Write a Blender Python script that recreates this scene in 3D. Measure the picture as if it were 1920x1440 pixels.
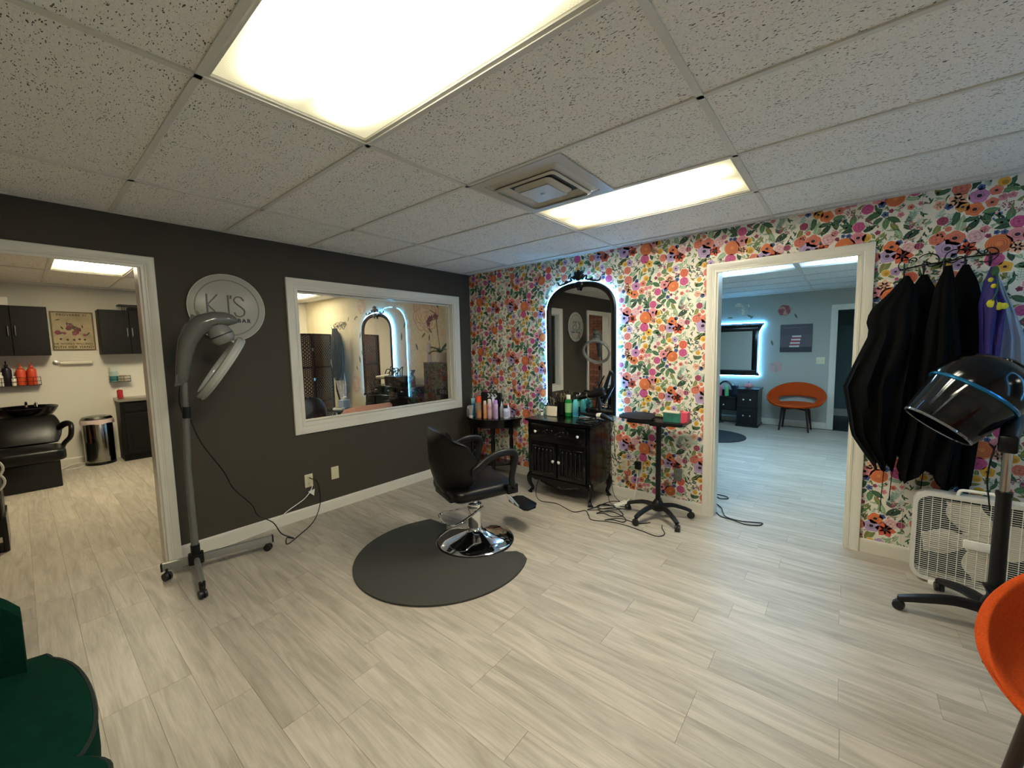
import bpy, bmesh, math, random
from mathutils import Vector, Matrix
random.seed(7)
for o in list(bpy.data.objects): bpy.data.objects.remove(o)
scene = bpy.context.scene
COL = scene.collection
PI = math.pi
# ---------------------------------------------------------------- camera
cam_d = bpy.data.cameras.new('camera'); cam = bpy.data.objects.new('camera', cam_d); COL.objects.link(cam)
cam_d.sensor_fit = 'HORIZONTAL'; cam_d.sensor_width = 36.0; cam_d.lens = 759.65/1920*36; cam_d.clip_start = 0.02
_r = Vector((0.77383, 0.63306, -0.02052)); _u = Vector((-0.03980, 0.08093, 0.99593)); _f = Vector((-0.63214, 0.76986, -0.08782))
cam.matrix_world = Matrix(((_r.x,_u.x,-_f.x,3.617),(_r.y,_u.y,-_f.y,-3.612),(_r.z,_u.z,-_f.z,1.453),(0,0,0,1)))
scene.camera = cam
# ---------------------------------------------------------------- world and exposure (all rooms are lit by their own lamps)
wd = bpy.data.worlds.new('world'); scene.world = wd; wd.use_nodes = True
wd.node_tree.nodes['Background'].inputs[0].default_value = (0.6,0.7,0.8,1)
wd.node_tree.nodes['Background'].inputs[1].default_value = 0.05
scene.view_settings.view_transform = 'Standard'; scene.view_settings.look = 'None'
scene.view_settings.gamma = 1.0; scene.view_settings.use_curve_mapping = False
scene.view_settings.exposure = 1.17
scene.cycles.max_bounces = 12; scene.cycles.diffuse_bounces = 8; scene.cycles.transparent_max_bounces = 16
LIGHT_MAIN = (1.0, 0.925, 0.73); LIGHT_LEFT = (1.0, 0.88, 0.60); LIGHT_COOL = (0.50, 0.78, 1.0); LED = (0.13, 0.50, 1.0)
P_MAIN, P_LEFT, P_COOL, P_LED = 8.3, 12.5, 10.5, 26.0
H = 2.358            # ceiling of the main room
HL = 2.39; HB = 2.30 # ceilings of the left and the rear rooms
XW = -4.45; YB = 4.85; XR = 5.3; YF = -5.4; T = 0.12
# ---------------------------------------------------------------- materials
def lin(h):
    h = h.lstrip('#'); v = [int(h[i:i+2],16)/255 for i in (0,2,4)]
    return tuple((c/12.92 if c <= .04045 else ((c+.055)/1.055)**2.4) for c in v)+(1,)
MATS = {}
def mat(name, col, rough=.5, metal=0, spec=.5, emit=None, es=1, vary=0, vscale=8, bump=0, bscale=60, coat=0, sheen=0, trans=0, alpha=1):
    if name in MATS: return MATS[name]
    m = bpy.data.materials.new(name); m.use_nodes = True; nt = m.node_tree; b = nt.nodes['Principled BSDF']
    c = lin(col) if isinstance(col,str) else tuple(col)+(1,)
    b.inputs['Base Color'].default_value = c; b.inputs['Roughness'].default_value = rough; b.inputs['Metallic'].default_value = metal
    b.inputs['Specular IOR Level'].default_value = spec; b.inputs['Coat Weight'].default_value = coat; b.inputs['Sheen Weight'].default_value = sheen
    b.inputs['Transmission Weight'].default_value = trans; b.inputs['Alpha'].default_value = alpha
    m.diffuse_color = c
    if emit:
        b.inputs['Emission Color'].default_value = tuple(emit)+(1,); b.inputs['Emission Strength'].default_value = es
    if vary or bump:
        tc = nt.nodes.new('ShaderNodeTexCoord')
    if vary:
        n = nt.nodes.new('ShaderNodeTexNoise'); n.inputs['Scale'].default_value = vscale; n.inputs['Detail'].default_value = 5
        nt.links.new(tc.outputs['Object'], n.inputs['Vector'])
        r = nt.nodes.new('ShaderNodeValToRGB'); r.color_ramp.elements[0].position = .3; r.color_ramp.elements[1].position = .7
        r.color_ramp.elements[0].color = tuple(x*(1-vary) for x in c[:3])+(1,); r.color_ramp.elements[1].color = tuple(min(1,x*(1+vary)) for x in c[:3])+(1,)
        nt.links.new(n.outputs['Fac'], r.inputs['Fac']); nt.links.new(r.outputs['Color'], b.inputs['Base Color'])
    if bump:
        n2 = nt.nodes.new('ShaderNodeTexNoise'); n2.inputs['Scale'].default_value = bscale; n2.inputs['Detail'].default_value = 3
        nt.links.new(tc.outputs['Object'], n2.inputs['Vector'])
        bp = nt.nodes.new('ShaderNodeBump'); bp.inputs['Strength'].default_value = bump; bp.inputs['Distance'].default_value = .004
        nt.links.new(n2.outputs['Fac'], bp.inputs['Height']); nt.links.new(bp.outputs['Normal'], b.inputs['Normal'])
    MATS[name] = m; return m
def clear(name, tint='#ffffff', refl=.08, haze=0.0, hcol='#ffffff'):
    """thin clear sheet: see-through with a fresnel reflection, optional milky film"""
    if name in MATS: return MATS[name]
    m = bpy.data.materials.new(name); m.use_nodes = True; nt = m.node_tree; nt.nodes.clear()
    out = nt.nodes.new('ShaderNodeOutputMaterial'); tr = nt.nodes.new('ShaderNodeBsdfTransparent'); gl = nt.nodes.new('ShaderNodeBsdfGlossy')
    tr.inputs[0].default_value = lin(tint); gl.inputs['Roughness'].default_value = 0.02
    lw = nt.nodes.new('ShaderNodeFresnel'); lw.inputs[0].default_value = 1.45
    mp = nt.nodes.new('ShaderNodeMath'); mp.operation = 'MULTIPLY_ADD'; mp.inputs[1].default_value = 1.0; mp.inputs[2].default_value = refl-.04
    mp.use_clamp = True
    nt.links.new(lw.outputs[0], mp.inputs[0])
    mx = nt.nodes.new('ShaderNodeMixShader'); nt.links.new(mp.outputs[0], mx.inputs[0]); nt.links.new(tr.outputs[0], mx.inputs[1]); nt.links.new(gl.outputs[0], mx.inputs[2])
    last = mx
    if haze:
        df = nt.nodes.new('ShaderNodeBsdfDiffuse'); df.inputs[0].default_value = lin(hcol)
        m2 = nt.nodes.new('ShaderNodeMixShader'); m2.inputs[0].default_value = haze
        nt.links.new(mx.outputs[0], m2.inputs[1]); nt.links.new(df.outputs[0], m2.inputs[2]); last = m2
    nt.links.new(last.outputs[0], out.inputs[0]); MATS[name] = m; return m
# ---------------------------------------------------------------- mesh builder
def rotm(rx=0, ry=0, rz=0): return Matrix.Rotation(rz,4,'Z') @ Matrix.Rotation(ry,4,'Y') @ Matrix.Rotation(rx,4,'X')
class B:
    def __init__(s): s.bm = bmesh.new(); s.mi = 0
    def _fin(s, geo):
        for f in geo: f.material_index = s.mi
    def box(s, c, d, bev=0, seg=1, rot=None):
        t = bmesh.new(); bmesh.ops.create_cube(t, size=1); bmesh.ops.scale(t, vec=d, verts=t.verts)
        if bev: bmesh.ops.bevel(t, geom=t.edges[:], offset=min(bev,min(d)*.49), segments=seg, profile=.5, affect='EDGES')
        if rot is not None: bmesh.ops.transform(t, matrix=rot, verts=t.verts)
        bmesh.ops.translate(t, vec=c, verts=t.verts); return s.add(t)
    def bb(s, x0, x1, y0, y1, z0, z1, bev=0, seg=1): return s.box(((x0+x1)/2,(y0+y1)/2,(z0+z1)/2), (abs(x1-x0),abs(y1-y0),abs(z1-z0)), bev, seg)
    def add(s, t):
        me = bpy.data.meshes.new('tmp'); t.to_mesh(me); t.free(); n0 = len(s.bm.faces); s.bm.from_mesh(me); bpy.data.meshes.remove(me)
        s.bm.faces.ensure_lookup_table()
        for f in s.bm.faces[n0:]: f.material_index = s.mi
        return s
    def loft(s, rings, cap=(True,True), closed=True, loop=False):
        vs = [[s.bm.verts.new(p) for p in r] for r in rings]; n = len(vs[0]); m = len(vs)
        for i in range(m if loop else m-1):
            a, b = vs[i], vs[(i+1)%m]
            for j in range(n if closed else n-1):
                k = (j+1)%n
                try: s.bm.faces.new((a[j],a[k],b[k],b[j])).material_index = s.mi
                except ValueError: pass
        if closed and not loop:
            if cap[0]:
                try: s.bm.faces.new(vs[0][::-1]).material_index = s.mi
                except ValueError: pass
            if cap[1]:
                try: s.bm.faces.new(vs[-1]).material_index = s.mi
                except ValueError: pass
        return s
    def cyl(s, a, b, r, r2=None, n=16, cap=(True,True)):
        return s.tube([a,b], [r, r if r2 is None else r2], n, cap)
    def tube(s, pts, r, n=8, cap=(True,True), loop=False, sq=None):
        pts = [Vector(p) for p in pts]; m = len(pts); rs = r if isinstance(r,(list,tuple)) else [r]*m
        rings = []; prev = None
        for i,p in enumerate(pts):
            if loop: t = pts[(i+1)%m]-pts[i-1]
            else: t = pts[min(i+1,m-1)]-pts[max(i-1,0)]
            if t.length < 1e-9: t = Vector((0,0,1))
            t.normalize()
            if prev is None:
                ref = Vector((0,0,1)) if abs(t.z) < .9 else Vector((1,0,0)); u = t.cross(ref).normalized()
            else:
                u = (prev - t*prev.dot(t)); u = u.normalized() if u.length > 1e-6 else t.cross(Vector((0,0,1))).normalized()
            prev = u; v = t.cross(u); ra = rs[i]; rb = ra
            if sq: rb = ra*sq
            rings.append([p+u*(ra*math.cos(2*PI*k/n))+v*(rb*math.sin(2*PI*k/n)) for k in range(n)])
        return s.loft(rings, cap, True, loop)
    def lathe(s, prof, n=24, c=(0,0,0), M=None, a0=0, a1=2*PI, sx=1, sy=1):
        full = abs(a1-a0-2*PI) < 1e-6; rings = []
        for (r,z) in prof:
            ring = []
            for k in range(n if full else n+1):
                a = a0+(a1-a0)*k/n; p = Vector((max(r,1e-4)*math.cos(a)*sx, max(r,1e-4)*math.sin(a)*sy, z))
                if M is not None: p = M @ p
                ring.append(p+Vector(c))
            rings.append(ring)
        if full and prof[0] == prof[-1]: return s.loft(rings[:-1], (False,False), True, True)
        return s.loft(rings, (prof[0][0]>1e-3,prof[-1][0]>1e-3) if full else (False,False), full)
    def ball(s, c, r, n=12, M=None):
        if not isinstance(r,(tuple,list)): r = (r,r,r)
        rings = []
        for i in range(n//2+1):
            t = -PI/2+PI*i/(n//2); ring = []
            for k in range(n):
                p = Vector((r[0]*max(math.cos(t),1e-3)*math.cos(2*PI*k/n), r[1]*max(math.cos(t),1e-3)*math.sin(2*PI*k/n), r[2]*math.sin(t)))
                if M is not None: p = M @ p
                ring.append(p+Vector(c))
            rings.append(ring)
        return s.loft(rings)
    def prism(s, poly, t0, t1, M=None, bev=0):
        """polygon in local xy, extruded t0..t1 along local z, placed by M"""
        t = bmesh.new()
        if sum(poly[i][0]*poly[(i+1)%len(poly)][1]-poly[(i+1)%len(poly)][0]*poly[i][1] for i in range(len(poly))) < 0: poly = poly[::-1]
        a = [t.verts.new((x,y,t0)) for x,y in poly]; b = [t.verts.new((x,y,t1)) for x,y in poly]; n = len(poly)
        t.faces.new(a[::-1]); t.faces.new(b)
        for i in range(n): t.faces.new((a[i],a[(i+1)%n],b[(i+1)%n],b[i]))
        if bev:
            es = [e for e in t.edges if abs(e.verts[0].co.z-e.verts[1].co.z) < 1e-9]
            bmesh.ops.bevel(t, geom=es, offset=bev, segments=2, profile=.5, affect='EDGES')
        if M is not None: bmesh.ops.transform(t, matrix=M, verts=t.verts)
        return s.add(t)
    def flat(s, pts):
        vs = [s.bm.verts.new(p) for p in pts]; f = s.bm.faces.new(vs); f.material_index = s.mi; return s
    def mesh(s, name, mats, smooth=38):
        me = bpy.data.meshes.new(name)
        bmesh.ops.recalc_face_normals(s.bm, faces=s.bm.faces[:]); s.bm.to_mesh(me); s.bm.free()
        for m in (mats if isinstance(mats,(list,tuple)) else [mats]): me.materials.append(m)
        if smooth:
            me.polygons.foreach_set('use_smooth', [True]*len(me.polygons)); me.set_sharp_from_angle(angle=math.radians(smooth))
        return me
    def done(s, name, mats, parent=None, smooth=38, loc=None, rot=None):
        o = bpy.data.objects.new(name, s.mesh(name, mats, smooth)); COL.objects.link(o)
        if parent: o.parent = parent
        if loc is not None: o.location = loc
        if rot is not None: o.rotation_euler = rot
        return o
def tag(o, label=None, cat=None, group=None, kind=None):
    if label: o['label'] = label
    if cat: o['category'] = cat
    if group: o['group'] = group
    if kind: o['kind'] = kind
    return o
def thing(name, label, cat, loc=(0,0,0), rz=0, group=None):
    o = bpy.data.objects.new(name, None); COL.objects.link(o); o.empty_display_size = .05
    o.location = loc; o.rotation_euler = (0,0,rz); return tag(o, label, cat, group)
def child(name, me, parent, loc=(0,0,0), rot=(0,0,0)):
    o = bpy.data.objects.new(name, me); COL.objects.link(o); o.parent = parent; o.location = loc; o.rotation_euler = rot; return o
def dup(root, loc, rz=None, label=None, group=None):
    r = root.copy(); COL.objects.link(r); r.location = loc
    if rz is not None: r.rotation_euler = (0,0,rz)
    if label: r['label'] = label
    if group: r['group'] = group
    for ch in list(root.children):
        c = ch.copy(); COL.objects.link(c); c.parent = r
        for g in list(ch.children):
            d = g.copy(); COL.objects.link(d); d.parent = c
    return r
def attach(o, parent):
    o.parent = parent; o.matrix_parent_inverse = (Matrix.Translation(parent.location) @ parent.rotation_euler.to_matrix().to_4x4()).inverted(); return o
def spl(pts, k=8, loop=False):
    P = [Vector(p) for p in pts]; n = len(P); out = []
    for i in range(n if loop else n-1):
        if loop: a,b,c,d = P[i-1],P[i],P[(i+1)%n],P[(i+2)%n]
        else: a,b,c,d = P[max(i-1,0)],P[i],P[i+1],P[min(i+2,n-1)]
        for j in range(k):
            t = j/k; out.append(.5*((2*b)+(c-a)*t+(2*a-5*b+4*c-d)*t*t+(3*b-a-3*c+d)*t**3))
    if not loop: out.append(P[-1])
    return out
def text(name, body, size, mt, parent, loc, rot, ext=.001, bold=0, space=1.0, align='CENTER', sx=1):
    cu = bpy.data.curves.new(name,'FONT'); cu.body = body; cu.size = size; cu.extrude = ext; cu.offset = bold; cu.align_x = align; cu.align_y = 'CENTER'; cu.space_character = space
    cu.resolution_u = 3
    to = bpy.data.objects.new('t',cu); COL.objects.link(to); bpy.context.view_layer.update()
    me = bpy.data.meshes.new_from_object(to.evaluated_get(bpy.context.evaluated_depsgraph_get())); bpy.data.objects.remove(to)
    me.materials.clear(); me.materials.append(mt)
    o = bpy.data.objects.new(name,me); COL.objects.link(o); o.parent = parent; o.location = loc; o.rotation_euler = rot; o.scale = (sx,1,1); return o
def arc(cx, cy, r, a0, a1, n): return [(cx+r*math.cos(a0+(a1-a0)*i/n), cy+r*math.sin(a0+(a1-a0)*i/n)) for i in range(n+1)]
def rrect(w, h, r, n=5, cx=0, cy=0):
    o = []
    for (sx,sy,a) in ((1,1,0),(-1,1,PI/2),(-1,-1,PI),(1,-1,3*PI/2)): o += arc(cx+sx*(w/2-r), cy+sy*(h/2-r), r, a, a+PI/2, n)
    return o
MXZ = Matrix(((1,0,0,0),(0,0,1,0),(0,1,0,0),(0,0,0,1)))   # local xy -> world xz, local z -> world +y
WX = Matrix.Rotation(PI/2,4,'X')                          # local xy -> world xz, local z -> world -y
# ================================================================ SETTING
def plank_mat():
    m = bpy.data.materials.new('plank_wood'); m.use_nodes = True; nt = m.node_tree; b = nt.nodes['Principled BSDF']; L = nt.links.new; N = nt.nodes.new
    oi = N('ShaderNodeObjectInfo'); ge = N('ShaderNodeNewGeometry'); geo = N('ShaderNodeNewGeometry')
    add = N('ShaderNodeMath'); add.operation = 'ADD'; L(oi.outputs['Random'], add.inputs[0]); L(ge.outputs['Random Per Island'], add.inputs[1])
    fr = N('ShaderNodeMath'); fr.operation = 'FRACT'; L(add.outputs[0], fr.inputs[0])
    sc = N('ShaderNodeMath'); sc.operation = 'MULTIPLY'; sc.inputs[1].default_value = 37.0; L(fr.outputs[0], sc.inputs[0])
    cx = N('ShaderNodeCombineXYZ'); L(sc.outputs[0], cx.inputs[0]); L(sc.outputs[0], cx.inputs[1])
    va = N('ShaderNodeVectorMath'); va.operation = 'ADD'; L(geo.outputs['Position'], va.inputs[0]); L(cx.outputs[0], va.inputs[1])
    mp = N('ShaderNodeMapping'); mp.inputs['Scale'].default_value = (1.0, 9.0, 1.0); L(va.outputs[0], mp.inputs['Vector'])
    n1 = N('ShaderNodeTexNoise'); n1.inputs['Scale'].default_value = 2.0; n1.inputs['Detail'].default_value = 6; n1.inputs['Distortion'].default_value = 1.2; L(mp.outputs[0], n1.inputs['Vector'])
    mp2 = N('ShaderNodeMapping'); mp2.inputs['Scale'].default_value = (3.5, 75.0, 1.0); L(va.outputs[0], mp2.inputs['Vector'])
    n2 = N('ShaderNodeTexNoise'); n2.inputs['Scale'].default_value = 2.0; n2.inputs['Detail'].default_value = 4; n2.inputs['Distortion'].default_value = .5; L(mp2.outputs[0], n2.inputs['Vector'])
    r1 = N('ShaderNodeValToRGB'); e = r1.color_ramp.elements; e[0].position = .32; e[0].color = lin('#a0988a'); e[1].position = .66; e[1].color = lin('#beb6a8'); L(n1.outputs['Fac'], r1.inputs['Fac'])
    r2 = N('ShaderNodeValToRGB'); e = r2.color_ramp.elements; e[0].position = .3; e[0].color = (.74,.72,.69,1); e[1].position = .62; e[1].color = (1,1,1,1); L(n2.outputs['Fac'], r2.inputs['Fac'])
    mu = N('ShaderNodeMixRGB'); mu.blend_type = 'MULTIPLY'; mu.inputs[0].default_value = .5; L(r1.outputs[0], mu.inputs[1]); L(r2.outputs[0], mu.inputs[2])
    hv = N('ShaderNodeHueSaturation'); mr = N('ShaderNodeMapRange'); mr.inputs['To Min'].default_value = .90; mr.inputs['To Max'].default_value = 1.08
    L(fr.outputs[0], mr.inputs['Value']); L(mr.outputs[0], hv.inputs['Value']); L(mu.outputs[0], hv.inputs['Color']); L(hv.outputs[0], b.inputs['Base Color'])
    b.inputs['Roughness'].default_value = .42; b.inputs['Specular IOR Level'].default_value = .4
    bp = N('ShaderNodeBump'); bp.inputs['Strength'].default_value = .12; bp.inputs['Distance'].default_value = .002; L(n2.outputs['Fac'], bp.inputs['Height']); L(bp.outputs[0], b.inputs['Normal'])
    return m
def tile_mat():
    m = bpy.data.materials.new('mineral_fibre_tile'); m.use_nodes = True; nt = m.node_tree; b = nt.nodes['Principled BSDF']; L = nt.links.new; N = nt.nodes.new
    geo = N('ShaderNodeNewGeometry'); mp = N('ShaderNodeMapping'); mp.inputs['Scale'].default_value = (.75,1.9,1); L(geo.outputs['Position'], mp.inputs['Vector'])
    n0 = N('ShaderNodeTexNoise'); n0.inputs['Scale'].default_value = 26; n0.inputs['Detail'].default_value = 2; L(mp.outputs[0], n0.inputs['Vector'])
    mx = N('ShaderNodeMixRGB'); mx.inputs[0].default_value = .045; L(mp.outputs[0], mx.inputs[1]); L(n0.outputs['Color'], mx.inputs[2])
    vo = N('ShaderNodeTexVoronoi'); vo.inputs['Scale'].default_value = 78; L(mx.outputs[0], vo.inputs['Vector'])
    n1 = N('ShaderNodeTexNoise'); n1.inputs['Scale'].default_value = 11; n1.inputs['Detail'].default_value = 4; L(geo.outputs['Position'], n1.inputs['Vector'])
    th = N('ShaderNodeMapRange'); th.inputs['From Min'].default_value = .35; th.inputs['From Max'].default_value = .7; th.inputs['To Min'].default_value = .17; th.inputs['To Max'].default_value = .30; L(n1.outputs['Fac'], th.inputs['Value'])
    lt = N('ShaderNodeMath'); lt.operation = 'LESS_THAN'; L(vo.outputs['Distance'], lt.inputs[0]); L(th.outputs[0], lt.inputs[1])
    n2 = N('ShaderNodeTexNoise'); n2.inputs['Scale'].default_value = 300; L(geo.outputs['Position'], n2.inputs['Vector'])
    rr = N('ShaderNodeValToRGB'); e = rr.color_ramp.elements; e[0].position = .3; e[0].color = lin('#d9d7d0'); e[1].position = .6; e[1].color = lin('#efeee9'); L(n2.outputs['Fac'], rr.inputs['Fac'])
    mm = N('ShaderNodeMixRGB'); L(lt.outputs[0], mm.inputs[0]); L(rr.outputs[0], mm.inputs[1]); mm.inputs[2].default_value = lin('#57544c'); L(mm.outputs[0], b.inputs['Base Color'])
    b.inputs['Roughness'].default_value = .95
    bp = N('ShaderNodeBump'); bp.inputs['Strength'].default_value = .5; bp.inputs['Distance'].default_value = .003; bp.invert = True; L(lt.outputs[0], bp.inputs['Height']); L(bp.outputs[0], b.inputs['Normal'])
    return m
PLANK = plank_mat(); TILE = tile_mat()
GRID = mat('grid_paint','#d2d0c8',.5)
DARK = mat('charcoal_paint','#454037',.7,spec=.3,bump=.15,bscale=180)
CREAM = mat('wallpaper_paper','#e6e0d0',.6)
WHITEW = mat('white_wall_paint','#dcd8cb',.6,bump=.12,bscale=160)
BEIGE = mat('beige_wall_paint','#d8cfb2',.6,bump=.12,bscale=160)
GREYW = mat('grey_wall_paint','#a9aba2',.6,bump=.12,bscale=160)
TEAL = mat('teal_wall_paint','#6f8684',.6)
TRIM = mat('trim_gloss_paint','#d9d5c8',.3)
BLACK = mat('black_lacquer','#070707',.2,spec=.4)
BLACKM = mat('black_matte','#0d0d0d',.55)
CHROME = mat('chrome','#e8e8ea',.06,1)
STEEL = mat('brushed_steel','#b9b6ad',.28,1)
VINYL = mat('black_vinyl','#080808',.36,spec=.35,bump=.15,bscale=260)
PLAST = mat('black_plastic','#0a0a0b',.4,spec=.35)
WPLAST = mat('white_plastic','#e3e2da',.35)
IVORY = mat('ivory_plastic','#d9d2b2',.4)
MIRROR = mat('mirror_silver','#eceeee',.0,1)
def struct(o, label=None): o['kind'] = 'structure'; return o
# ---- floor with planks
b_ = B(); b_.bb(XW-T,XR+T,YF-T,YB+2.2,-.06,-.008); floor = struct(b_.done('floor', mat('subfloor','#5b564c',.8), smooth=0))
PL, PW = .914, .1457
def plank_mesh(L):
    q = B(); q.bb(0,L,0,PW,-.008,0)
    for v in q.bm.verts:
        if v.co.z > -.004: v.co.x += .0006 if v.co.x < L/2 else -.0006; v.co.y += .0005 if v.co.y < PW/2 else -.0005
    return q
pm_full = plank_mesh(PL).mesh('plank', PLANK, 0)
special = {-7: 2.744, -6: 3.198, -1: 3.65, -5: 3.652}
cands = []; rest = B()
areas = [(0,XR,YF,.12),(XW,0,-4.6,0),(0.3,4.9,.12,YB)]
for row in range(-32, 41):
    y0 = -.889+row*PW
    for ai,(ax0,ax1,ay0,ay1) in enumerate(areas):
        lo = ay0-PW if ai == 0 else ay0; 
        if not (ay0-PW/2 <= y0+.0001 and y0+PW/2 <= ay1): continue
        rr = random.Random(row*31+ai); off = special.get(row, None) if ai == 0 else None
        st = (off if off is not None else ax0+rr.choice([0,.16,.31,.45,.6,.76])) % PL
        x = ax0-((ax0-st) % PL)
        while x < ax1:
            c = Vector((x+PL/2,y0+PW/2,0))-cam.location; dz = c.dot(_f); vis = dz > .3 and abs(c.dot(_r)/dz) < 1.5 and abs(c.dot(_u)/dz) < 1.15
            s0, s1 = max(x,ax0), min(x+PL,ax1)
            if s1-s0 > .03: cands.append((0 if vis else 1, c.length+(0 if ai != 1 else .6), s0, s1, y0))
            x += PL
cands.sort(); short = {}
for i,(v,d,s0,s1,y0) in enumerate(cands):
    L = round(s1-s0,3)
    if i < 300 and v == 0:
        if abs(L-PL) < .004: me = pm_full
        else:
            if L not in short: short[L] = plank_mesh(L).mesh('plank', PLANK, 0)
            me = short[L]
        child('plank', me, floor, (s0,y0,0))
    else:
        q = plank_mesh(L); bmesh.ops.translate(q.bm, vec=(s0,y0,0), verts=q.bm.verts); rest.add(q.bm)
o = rest.done('plank_field', PLANK, floor, 0); o['kind'] = 'stuff'
# ---- ceilings
def ceiling(name, x0,x1,y0,y1,z,xl,yl,skip=()):
    q = B(); q.bb(x0-T,x1+T,y0-.06,y1+.06,z+.12,z+.2); c = struct(q.done(name, mat('deck_grey','#77756c',.9), smooth=0))
    xs = [x0]+[x for x in xl if x0+.02 < x < x1-.02]+[x1]; ys = [y0]+[y for y in yl if y0+.02 < y < y1-.02]+[y1]
    cache = {}
    for i in range(len(xs)-1):
        for j in range(len(ys)-1):
            cx, cy = (xs[i]+xs[i+1])/2, (ys[j]+ys[j+1])/2
            if any(abs(cx-a) < .35 and abs(cy-b2) < .25 for a,b2 in skip): continue
            key = (round(xs[i+1]-xs[i],3), round(ys[j+1]-ys[j],3))
            if key not in cache:
                t = B(); t.bb(-key[0]/2+.003,key[0]/2-.003,-key[1]/2+.003,key[1]/2-.003,.004,.02); cache[key] = t.mesh('ceiling_tile', TILE, 0)
            child('ceiling_tile', cache[key], c, (cx,cy,z))
    def bar(a,b2,c2,d): t = B(); t.bb(a,b2,c2,d,z-.003,z+.0035); t.done('grid_bar', GRID, c, 0)
    for x in xs[1:-1]: bar(x-.0125,x+.0125,y0,y1)
    for y in ys[1:-1]: bar(x0,x1,y-.0115,y+.0115)
    t = B()
    for a in ((x0,x0+.022,y0,y1),(x1-.022,x1,y0,y1),(x0,x1,y0,y0+.022),(x0,x1,y1-.022,y1)): t.bb(a[0],a[1],a[2],a[3],z-.0025,z+.0025)
    t.done('wall_angle', GRID, c, 0)
    return c
GX = [.7315+1.2192*n for n in range(-1,6)]; GY = [-.1147-.6096*k for k in range(0,12)]
F1 = (2.56, -2.858); F2 = (2.56, -1.029); VENT = (2.255, -1.639)
ceiling('ceiling', 0,XR,YF,0,H,GX,sorted(GY),skip=(F1,F2))
GXL = [-3.02+1.2192*n for n in range(-1,3)]; GYL = [-2.72+.6096*k for k in range(-4,5)]
F3 = (-2.41,-3.025); F4 = (-3.63,-.586)
ceiling('ceiling.001', XW,-T,-4.6,0,HL,GXL,GYL,skip=(F3,F4))
GYB = [2.2+.6096*k for k in range(-4,5)]
F5 = (2.56,1.895); F6 = (3.779,1.895)
ceiling('ceiling.002', .3,4.9,T,YB,HB,GX,GYB,skip=(F5,F6))
# ---- walls with openings
def wall(name, axis, p0, p1, a0, a1, z1, ops, m, z0=0):
    q = B()
    def pc(s0,s1,za,zb):
        if s1-s0 < 1e-4 or zb-za < 1e-4: return
        if axis == 'X': q.bb(p0,p1,s0,s1,za,zb)
        else: q.bb(s0,s1,p0,p1,za,zb)
    cur = a0
    for (s0,s1,za,zb) in sorted(ops):
        pc(cur,s0,z0,z1); pc(s0,s1,z0,za); pc(s0,s1,zb,z1); cur = s1
    pc(cur,a1,z0,z1)
    return struct(q.done(name, m, smooth=0))
DA = (-3.86,-3.05,0,2.062); WN = (-2.066,-.282,.832,1.994); DB = (2.802,3.672,0,2.056); DC = (3.50,4.25,0,1.975)
ZT = 2.5
wall_left = wall('wall_left','X',-.06,0,YF-T,0,ZT,[DA,WN],DARK)
wall('wall_left_inner','X',-T,-.06,YF-T,0,ZT,[DA,WN],BEIGE)
wall_back = wall('wall_back','Y',0,.06,0,XR+T,ZT,[DB],CREAM)
wall('wall_back_rear','Y',.06,T,.3-T,XR+T,ZT,[DB],GREYW)
wall_rose = wall('wall_back_rose','Y',0,T,XW-T,0,ZT,[],BEIGE)
wall('wall_far','X',XW-T,XW,-4.6-T,0,ZT,[],WHITEW)
wall('wall_right','X',XR,XR+T,YF-T,0,ZT,[],WHITEW)
wall('wall_front','Y',YF-T,YF,0,XR,ZT,[],WHITEW)
wall_rear = wall('wall_rear','Y',YB,YB+T,.3,4.9,ZT,[DC],GREYW)
wall('wall_rear_left','X',.3-T,.3,T,YB+T,ZT,[],GREYW)
wall('wall_rear_right','X',4.9,4.9+T,T,YB+T,ZT,[],GREYW)
wall('wall_closet','Y',YB+1.7,YB+1.8,3.0,4.9,ZT,[],TEAL)
wall('wall_closet_left','X',3.0-.1,3.0,YB+T,YB+1.8,ZT,[],TEAL)
wall('wall_closet_right','X',4.9,5.0,YB+T,YB+1.8,ZT,[],TEAL)
q = B(); q.bb(2.9,5.0,YB+T,YB+1.8,2.3,2.4); struct(q.done('ceiling.003', GREYW, smooth=0))
q = B(); q.bb(3.0,4.9,YB,YB+1.7,-.008,.001); struct(q.done('floor.001', mat('dark_vinyl_floor','#20282c',.4), smooth=0))
# brick wall closing the left room (the long mirror shows it)
BRK = mat('red_brick','#7a4a3c',.8,vary=.25,vscale=20,bump=.4,bscale=60); MORT = mat('mortar','#4b413a',.9)
wbr = wall('wall_brick','Y',-4.6-T,-4.6,XW-T,-T,ZT,[],MORT)
bme = []
for s_ in range(3):
    q = B(); q.bb(-.094,.094,0,.01,-.028,.028,.002); bme.append(q.mesh('brick', mat('red_brick_%d'%s_, ('#7a4a3c','#87574a','#6d4338')[s_],.8,vary=.2,vscale=30,bump=.4,bscale=60), 0))
nb = 0; strip_b = B()
for j in range(37):
    for i in range(24):
        x = -.12-.1-i*.2-(.1 if j%2 else 0); z = .035+j*.065
        if x < XW+.1: continue
        if i < 9 and j > 4 and nb < 295: child('brick', bme[random.randrange(3)], wbr, (x,-4.6,z)); nb += 1
        else: strip_b.bb(x-.094,x+.094,-4.6,-4.59,z-.028,z+.028)
strip_b.done('brick_field', BRK, wbr, 0)['kind'] = 'stuff'
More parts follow.
